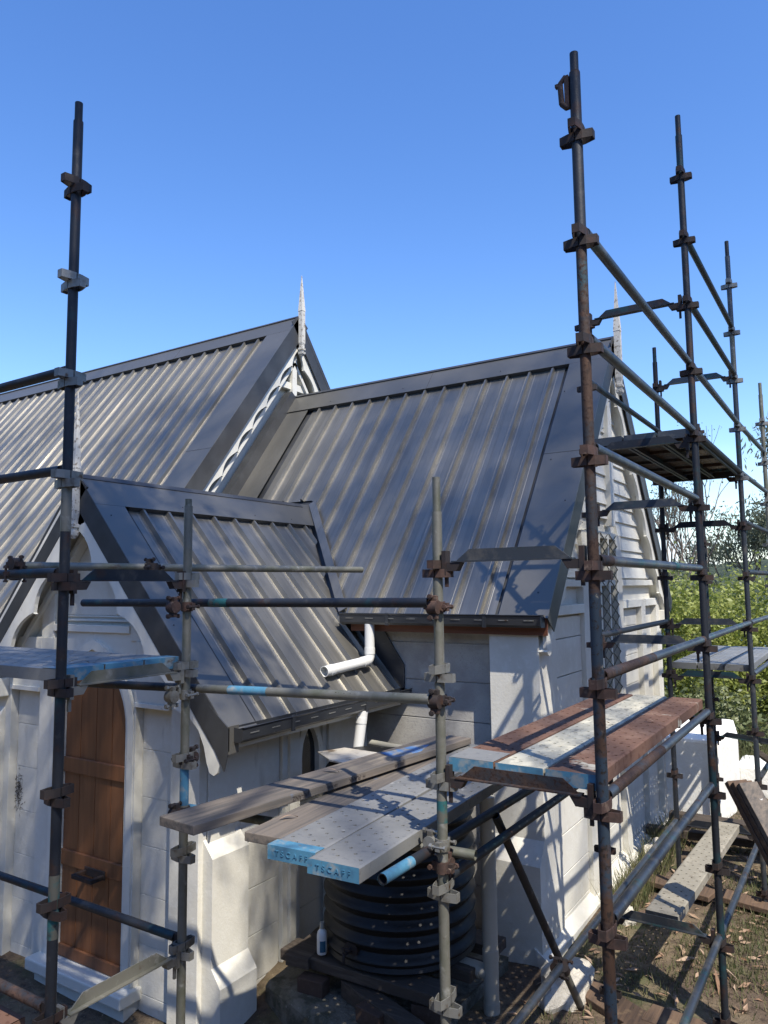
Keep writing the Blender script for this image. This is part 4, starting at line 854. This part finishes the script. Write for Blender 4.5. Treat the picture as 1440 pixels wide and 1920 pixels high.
# ------------------------------------------------------------------ yard objects
# white garden wall with buttress beyond the chancel
gwall = thing('garden_wall', (-2.0,11.4,-3), 'thick white rendered wall stub with a flat stained top beyond the gable', 'wall')
MB().box((-2.9,10.55,-3.4),(-1.77,12.35,-2.02)).build('wall_body', M['render_white'], gwall, bevel=.04)
MB().add([(-1.77,10.6,-2.02),(-1.70,10.75,-2.10),(-1.62,11.6,-2.10),(-1.77,12.3,-2.02),(-1.70,10.75,-3.4),(-1.62,11.6,-3.4),(-1.77,10.6,-3.4),(-1.77,12.3,-3.4)],[(0,1,2,3),(0,6,4,1),(1,4,5,2),(2,5,7,3)]).build('buttress', M['render_white'], gwall)
MB().box((-1.75,12.2,-3.4),(-1.25,12.9,-2.62)).build('low_step', M['render_white'], gwall, bevel=.06)
def lean(p0, p1, w, h, mat, label, up=(0,0,1)):
    p0 = Vector(p0); p1 = Vector(p1); o = MB().beam((0,0,0), p1-p0, w, h, up).build('leaning_timber', mat, bevel=.004); o.location = p0; return tag(o, label, 'timber', 'timbers leaning in the scaffold')
LD = (V3(.62,-.55,-1.0)).normalized(); LN_ = (ez-LD*ez.dot(LD)).normalized()
for i, lb in enumerate(('bottom','middle','top')):
    a = V3(-.86,5.93,-1.40)+LN_*.046*i+LD*.03*i
    lean(a, a+LD*2.75, .165-.008*i, .040, M['timber_y' if i < 2 else 'timber'], lb+' board of the timber stack leaning behind the dark upright', (0,0,1))
lean((-1.02,8.6,-1.72),(.9,7.6,-2.75),.20,.05,M['timber_x'],'grey board with a squared end leaning beyond the brown timber stack', (.3,.5,1))
lean((-.9,8.75,-1.66),(1.0,7.9,-2.55),.20,.05,M['timber_x'],'second grey board leaning beyond the brown timber stack', (.3,.5,1))
def sole(x, y, rz, lb, L_=.42, w=.12): return block('sole_board', (x, y, -3.02), L_, w, .025, rz, M['timber_y'], lb, 'sole board', 'sole boards under the uprights', .006)
sole(-1.70,5.66,-.5,'brown sole board with a base plate at the foot of the gable wall'); sole(-1.32,5.30,-.42,'thick brown sole board end pointing to the lower edge', .30); sole(-.98,5.62,-.1,'brown sole board at the bottom edge under the dark upright', .5)
sole(-1.0,8.05,-.2,'pale sole board under the thin blue-grey upright', .36); sole(-1.75,8.1,-.2,'weathered sole board under the inner upright by the wall',.34)
sole(-1.75,7.35,.9,'short timber offcut lying by the low plank',.18,.09)
MB_r = MB()
def rubble(x, y, r, label, sx_=1, sy_=1, sz_=.7, seed=0):
    bm = bmesh.new(); bmesh.ops.create_icosphere(bm, subdivisions=3, radius=r)
    for v in bm.verts:
        k = 1+.42*mnoise.noise(v.co*3.0/r*.5+V3(seed,0,0))+.12*mnoise.noise(v.co*9/r*.5+V3(seed,0,0)); v.co = V3(v.co.x*sx_*k, v.co.y*sy_*k, v.co.z*sz_*k)
    me = bpy.data.meshes.new('stone'); bm.to_mesh(me); bm.free(); me.materials.append(M['stone'])
    o = bpy.data.objects.new('rubble_stone', me); col.objects.link(o); o.location = (x, y, gz(x,y)+r*.18); return tag(o, label, 'stone', 'whitewashed footing stones')
rubble(-2.10,5.72,.23,'largest whitewashed rubble stone at the foot of the chancel buttress',.8,1.3,.7,1); rubble(-2.02,7.15,.11,'small white stone showing behind the thick rusty upright',.8,1,1.2,2); rubble(-2.18,8.9,.17,'white footing stone in the grass by the wall',.7,1.3,1,3); rubble(-2.15,8.35,.12,'smaller white footing stone in the grass by the wall',.8,1.2,.9,4)
for i, (x, y, a, L_) in enumerate(((-1.6,9.6,.1,.8),(-1.3,9.9,.0,.9),(-.9,9.4,-.1,.9),(-1.2,9.2,.2,.7))):
    block('stacked_beam', (x, y, -2.95+.09*i), L_, .07, .045, a, M['timber_x'], ('lowest','second','third','topmost')[i]+' dark beam stacked in front of the white garden wall', 'beam', 'dark beams stacked by the garden wall')
# leaf litter, grass
def scatter(name, n, region, size, mat, label, upright=False, dens=None, kind='stuff', zoff=.006):
    mb = MB(); rr = random.Random(hash(name) % 1000 if False else len(name)*7)
    c = 0
    while c < n:
        x = rr.uniform(region[0], region[1]); y = rr.uniform(region[2], region[3])
        if dens and rr.random() > dens(x, y): c += .2; continue
        z = gz(x, y)+zoff; a = rr.uniform(0, 2*PI); s = size*rr.uniform(.5, 1.3)
        if upright:
            lx, ly = rr.uniform(-.5, .5)*s, rr.uniform(-.5, .5)*s; w = .0035+.0012*y/6
            mb.add([(x-w*math.cos(a), y-w*math.sin(a), z), (x+w*math.cos(a), y+w*math.sin(a), z), (x+lx, y+ly, z+s)], [(0,1,2)])
        else:
            d = V3(math.cos(a), math.sin(a), rr.uniform(-.2,.2)); q = V3(-d.y, d.x, rr.uniform(-.6,.6))*min(s*.13, .016); p = V3(x, y, z+.01); b2 = V3(0,0,s*.12)
            mb.add([p-d*s*.5, p-q+b2*.5, p+q+b2, p+d*s*.5+b2*rr.uniform(0,1)+q*.8], [(0,1,3,2)])
        c += 1
    o = mb.build(name, mat); o['label'] = label; o['category'] = name.replace('_', ' '); o['kind'] = kind; return o
scatter('leaf_litter', 1700, (-2.3,2.2,4.2,11), .10, M['leaf_dry'], 'dry curled gum leaves scattered on the ground beside the wall')
gd = lambda x, y: max(.03, min(1, .5+1.3*mnoise.noise(V3(x*.8+3, y*.8, 2))))*(0.35 if x < -1.5 else 1)
scatter('grass', 60000, (-2.25,3.0,4.5,14), .055, M['grass_dry'], 'short patchy green and straw grass over the yard', True, gd)
scatter('long_grass', 1500, (-2.28,-1.95,7.2,10.2), .26, M['grass_dry'], 'tall grass tufts growing along the foot of the chancel wall', True)
scatter('dry_reeds', 5000, (-2.6,-.2,12.6,17), .75, M['grass_dry'], 'tall straw coloured dry grass behind the white garden wall', True)

# ------------------------------------------------------------------ vegetation
def branch_mesh(mb, p, d, L_, r, depth, rr, tips, spread=.7, upb=.15):
    segs = 3; q = p
    for i in range(segs):
        d = (d+V3(rr.uniform(-.16,.16), rr.uniform(-.16,.16), rr.uniform(-.05,.12))).normalized(); q2 = q+d*L_/segs
        mb.tube(q, q2, r*(1-.25*i/segs), 7 if r > .03 else 5, r*(1-.25*(i+1)/segs), cap=False); q = q2
    if depth == 0: tips.append((q, d)); return
    for k in range(rr.choice((2, 3, 3))):
        nd = (d+V3(rr.uniform(-spread,spread), rr.uniform(-spread,spread), rr.uniform(-spread*.4,spread*.6)+upb)).normalized()
        branch_mesh(mb, q, nd, L_*rr.uniform(.62,.85), r*.62, depth-1, rr, tips, spread, upb)
def leaves(mb, tips, per, spread, size, rr, droop=0, shape=2.2):
    for (q, d) in tips:
        for _ in range(per):
            c = q+V3(rr.gauss(0,1), rr.gauss(0,1), rr.gauss(0,.8))*spread
            a = V3(rr.uniform(-1,1), rr.uniform(-1,1), rr.uniform(-1,1)-droop).normalized(); b = a.orthogonal().normalized(); s = size*rr.uniform(.6,1.3)
            b = (b*math.cos(rr.uniform(0,6))+a.cross(b)*math.sin(rr.uniform(0,6))).normalized()
            mb.add([c-a*s, c+b*s/shape, c+a*s, c-b*s/shape], [(0,1,2,3)])
def tree(name, loc, H, trunk_r, d0, L0, depth, per, spread, size, lm, label, seed, droop=0, spr=.7, cat='tree', group=None, shape=2.2, upb=.15):
    rr = random.Random(seed); t = thing(name, loc, label, cat, group); p = Vector(loc); mb = MB(); tips = []
    branch_mesh(mb, p, Vector(d0).normalized(), L0, trunk_r, depth, rr, tips, spr, upb)
    mb.build('trunk', M['bark'], t, smooth=True)
    if per:
        lf = MB(); leaves(lf, tips, per, spread, size, rr, droop, shape); lf.build('crown', M[lm], t)
    return t
def bush(loc, rx, ry, rz, n, size, lm, label, seed, group='green bushes by the lake'):
    rr = random.Random(seed); t = thing('bush', loc, label, 'bush', group); mb = MB(); tips = []; c0 = Vector(loc)
    st = MB()
    for k in range(9):
        a = 2*PI*k/9; tip = c0+V3(math.cos(a)*rx*.55, math.sin(a)*ry*.55, rz*rr.uniform(.9,1.5)); st.tube(c0+V3(0,0,-.2), tip, .035, 6, .01)
    st.build('stem', M['bark'], t)
    clumps = []
    for k in range(int(n/110)):
        while True:
            v = V3(rr.uniform(-1,1), rr.uniform(-1,1), rr.uniform(-1,1))
            if .35 < v.length < 1: break
        clumps.append(c0+V3(v.x*rx, v.y*ry, rz+v.z*rz)*1.0)
    for c in clumps:
        cs = rr.uniform(.16,.34)
        for _ in range(110):
            q = c+V3(rr.gauss(0,1), rr.gauss(0,1), rr.gauss(0,.8))*cs*max(rx, .8)*.7
            a = V3(rr.uniform(-1,1), rr.uniform(-1,1), rr.uniform(-.3,1)).normalized(); b = a.orthogonal().normalized(); th_ = rr.uniform(0,6); b = (b*math.cos(th_)+a.cross(b)*math.sin(th_)); s = size*rr.uniform(.6,1.3)
            mb.add([q-a*s, q+b*s/2, q+a*s, q-b*s/2], [(0,1,2,3)])
    mb.build('crown', M[lm], t); return t
bush((-3.1,15.6,-3.3), 1.25, 1.0, 1.72, 15000, .05, 'leaf_bright', 'bright green leafy bush showing beside the chancel eave', 11)
bush((-1.75,16.8,-3.4), 1.35, 1.0, 1.75, 16000, .05, 'leaf_bright', 'bright green leafy bush in the middle behind the dark upright', 12)
bush((-.9,18.5,-3.6), 1.3, 1.0, 1.55, 11000, .055, 'leaf_olive', 'duller green bush nearest the water', 13)
bush((-2.5,13.9,-3.2), 1.0, .8, .72, 8000, .05, 'leaf_olive', 'low olive scrub under the bright bushes', 14)
bush((-3.9,19.5,-3.5), 1.8, 1.2, 1.9, 9000, .06, 'leaf_olive', 'tall olive shrub mass behind the bright bushes', 15)
tree('gum_tree', (-.2,26,-3.8), 9, .20, (-.05,0,1), 3.2, 5, 75, .34, .11, 'leaf_gum', 'tall loose-crowned gum tree at the picture edge', 23, droop=.8, spr=.75, shape=4)
tree('gum_tree', (-2.7,34,-4.2), 7, .16, (.05,0,1), 2.2, 5, 60, .36, .11, 'leaf_gum', 'smaller gum tree on the shore behind the bushes', 31, droop=.8, spr=.8, shape=4)
tree('bare_tree', (-5.0,25,-3.8), 5, .09, (.02,0,1), 2.3, 5, 2, .2, .05, 'leaf_gum', 'bare grey twiggy tree standing against the pale sky', 41, spr=.55, upb=.35)
tree('bare_tree', (-4.1,26,-3.8), 5, .07, (.0,0,1), 2.1, 5, 3, .2, .05, 'leaf_gum', 'second bare twiggy tree, thinner with a few leaves', 44, spr=.5, upb=.35)

# the gum tree standing behind and to the right of the camera, whose crown dapples the porch and the roofs
def shade_tree():
    rr = random.Random(5); t = thing('gum_tree', (4.2,-4.2,-3.1), 'tall gum tree whose crown shades the porch from the sunny side', 'tree')
    mb = MB(); mb.tube((4.2,-4.2,-3.3),(3.9,-3.9,2),.26,12,.2,cap=False); mb.tube((3.9,-3.9,2),(3.2,-3.0,7),.2,10,.12,cap=False)
    lf = MB(); tips = []
    blobs = [((1.55,-.55,10.0), 1.05, 60, 1.0), ((.9,.5,10.4), .7, 22, .8), ((2.4,-1.4,9.6), .7, 18, .9), ((3.7,.4,10.2), .45, 8, .5)]
    for c, R, n, ds in blobs:
        mb.tube((3.2,-3.0,7), c, .07, 6, .02, cap=False)
        for _ in range(n):
            v = V3(rr.gauss(0,.55), rr.gauss(0,.55), rr.gauss(0,.5))*R; tips.append((Vector(c)+v, V3(0,0,1)))
    leaves(lf, tips, 80, .20, .075, rr, .8, 3.6)
    mb.build('trunk', M['bark'], t, smooth=True); lf.build('crown', M['leaf_gum'], t)
shade_tree()

def far_shade_tree():
    rr = random.Random(9); t = thing('gum_tree', (16,-12,-3.1), 'very tall gum tree far off on the sunny side casting soft shade on the roofs', 'tree')
    mb = MB(); mb.tube((16,-12,-3.3),(14,-9,14),.4,12,.25,cap=False); tips = []
    for tgt, R, n in (((-5.2,6.4,1.2),1.1,26), ((-3.3,6.9,.7),.9,26), ((-3.0,8.0,1.6),.8,22), ((-8.2,7.2,2.2),1.0,22), ((-8.8,6.2,.9),.9,16), ((-4.6,7.9,2.0),.7,14), ((-12,7.3,2.6),1.0,12), ((-2.4,7.2,-.5),.45,16), ((-2.4,9.0,.2),.7,18), ((-2.4,8.2,-1.1),.4,8)):
        c = V3(*tgt)+SUN*31; mb.tube((14,-9,14), c, .09, 6, .03, cap=False)
        for _ in range(n):
            v = V3(rr.gauss(0,.6), rr.gauss(0,.6), rr.gauss(0,.6))*R; tips.append((c+v, V3(0,0,1)))
    lf = MB(); leaves(lf, tips, 60, .26, .085, rr, .8, 3.2)
    mb.build('trunk', M['bark'], t, smooth=True); lf.build('crown', M['leaf_gum'], t)
far_shade_tree()

# rivets on the flashings
for u, sd in ((-2.68,.9),(-2.34,1.35),(-2.62,2.0),(-2.36,2.6),(-2.64,3.2),(-2.4,3.7),(-3.6,.30),(-5.0,.30),(-6.2,.30)):
    c = V3(u, YR, ZC)+dS*sd; MB().tube(c-nS*.006, c+nS*.004, .007, 8).build('rivet', M['gutter'], chr_)
for v, sd in ((4.0,.5),(4.15,1.1),(3.98,1.7),(4.13,2.3),(4.9,.30),(5.9,.30),(6.5,.30)):
    c = V3(XP, v, ZP)+dE*sd; MB().tube(c-nE*.006, c+nE*.004, .006, 8).build('rivet', M['gutter'], pr_)
# sooty smear of cobweb and dirt left of the door
rr = random.Random(3); sm = MB()
for _ in range(170):
    x = -6.67+rr.gauss(0, .028)+.03*rr.random(); z = -1.82+rr.gauss(0, .075); a = rr.uniform(0, PI); l = rr.uniform(.006, .03)
    y = PW-.0085-.001*rr.random(); sm.add([(x-l*math.cos(a),y,z-l*math.sin(a)),(x+.003,y,z-.003),(x+l*math.cos(a),y,z+l*math.sin(a)),(x-.003,y,z+.004)], [(0,1,2,3)])
sm.build('dirt_smear', material('soot', (.07,.062,.055), .95), pw)['kind'] = 'stuff'
# curled leaves lying on the boards
def loose_leaf(x, y, z, a, s_, label):
    mb = MB(); n = 6; vs = []
    for i in range(n+1):
        t = i/n; w = .22*math.sin(PI*t)+.01; vs += [(t-.5, w*.5, .14*math.sin(PI*t)), (t-.5, -w*.5, .14*math.sin(PI*t)+.05*t)]
    mb.add([V3(p[0]*s_, p[1]*s_, p[2]*s_) for p in vs], [(2*i, 2*i+1, 2*i+3, 2*i+2) for i in range(n)])
    o = mb.build('fallen_leaf', M['leaf_dry'], smooth=True); o.location = (x, y, z); o.rotation_euler = (0, 0, a); tag(o, label, 'leaf', 'dry leaves lying on the boards')
for q in ((-1.17,3.42,-.795,.3,.09,'curled dry leaf on the outer rusty plank near its blue end'),(-1.30,4.35,-.795,1.2,.085,'curled dry leaf halfway along the middle cement-crusted plank'),(-1.10,4.55,-.795,-.4,.08,'pale dry leaf halfway along the outer rusty plank'),
          (-1.28,5.25,-.795,.2,.08,'dry leaf near the far end of the middle cement-crusted plank'),(-2.55,3.05,-1.170,.9,.10,'thin dry leaf on the lower grey timber plank'),(-2.78,3.72,-1.106,.1,.12,'long pale bark curl on the stamped timber plank'),
          (-3.42,2.42,-.372,.5,.12,'white curled bark strip on the platform in front of the porch')): loose_leaf(*q)

scatter('bark_litter', 90, (-1.6,2.2,4.4,8.5), .30, M['leaf_dry'], 'long curls of dry bark lying on the ground under the scaffold')

# lap joints of the ridge caps and flashings
for u in (-4.62, -9.4, -12.2, -15.0):
    par, zz, w_ = (chr_, ZC, .39) if u > -6 else (nave, ZN, .36)
    slab(par, 'cap_lap', M['cap_dark'], V3(0,YR,zz), ex, dS, nS, [(u,.0),(u+.006,0),(u+.006,w_),(u,w_)], -.003, .002)
for sd in (1.9,): slab(chr_, 'flashing_lap', M['cap_dark'], V3(0,YR,ZC), ex, dS, nS, [(XC-.455,sd),(XC,sd),(XC,sd+.006),(XC-.455,sd+.006)], -.004, .001)
for sd in (2.9,): slab(nave, 'flashing_lap', M['cap_dark'], V3(0,YR,ZN), ex, dS, nS, [(XN-.47,sd),(XN,sd),(XN,sd+.006),(XN-.47,sd+.006)], -.004, .001)
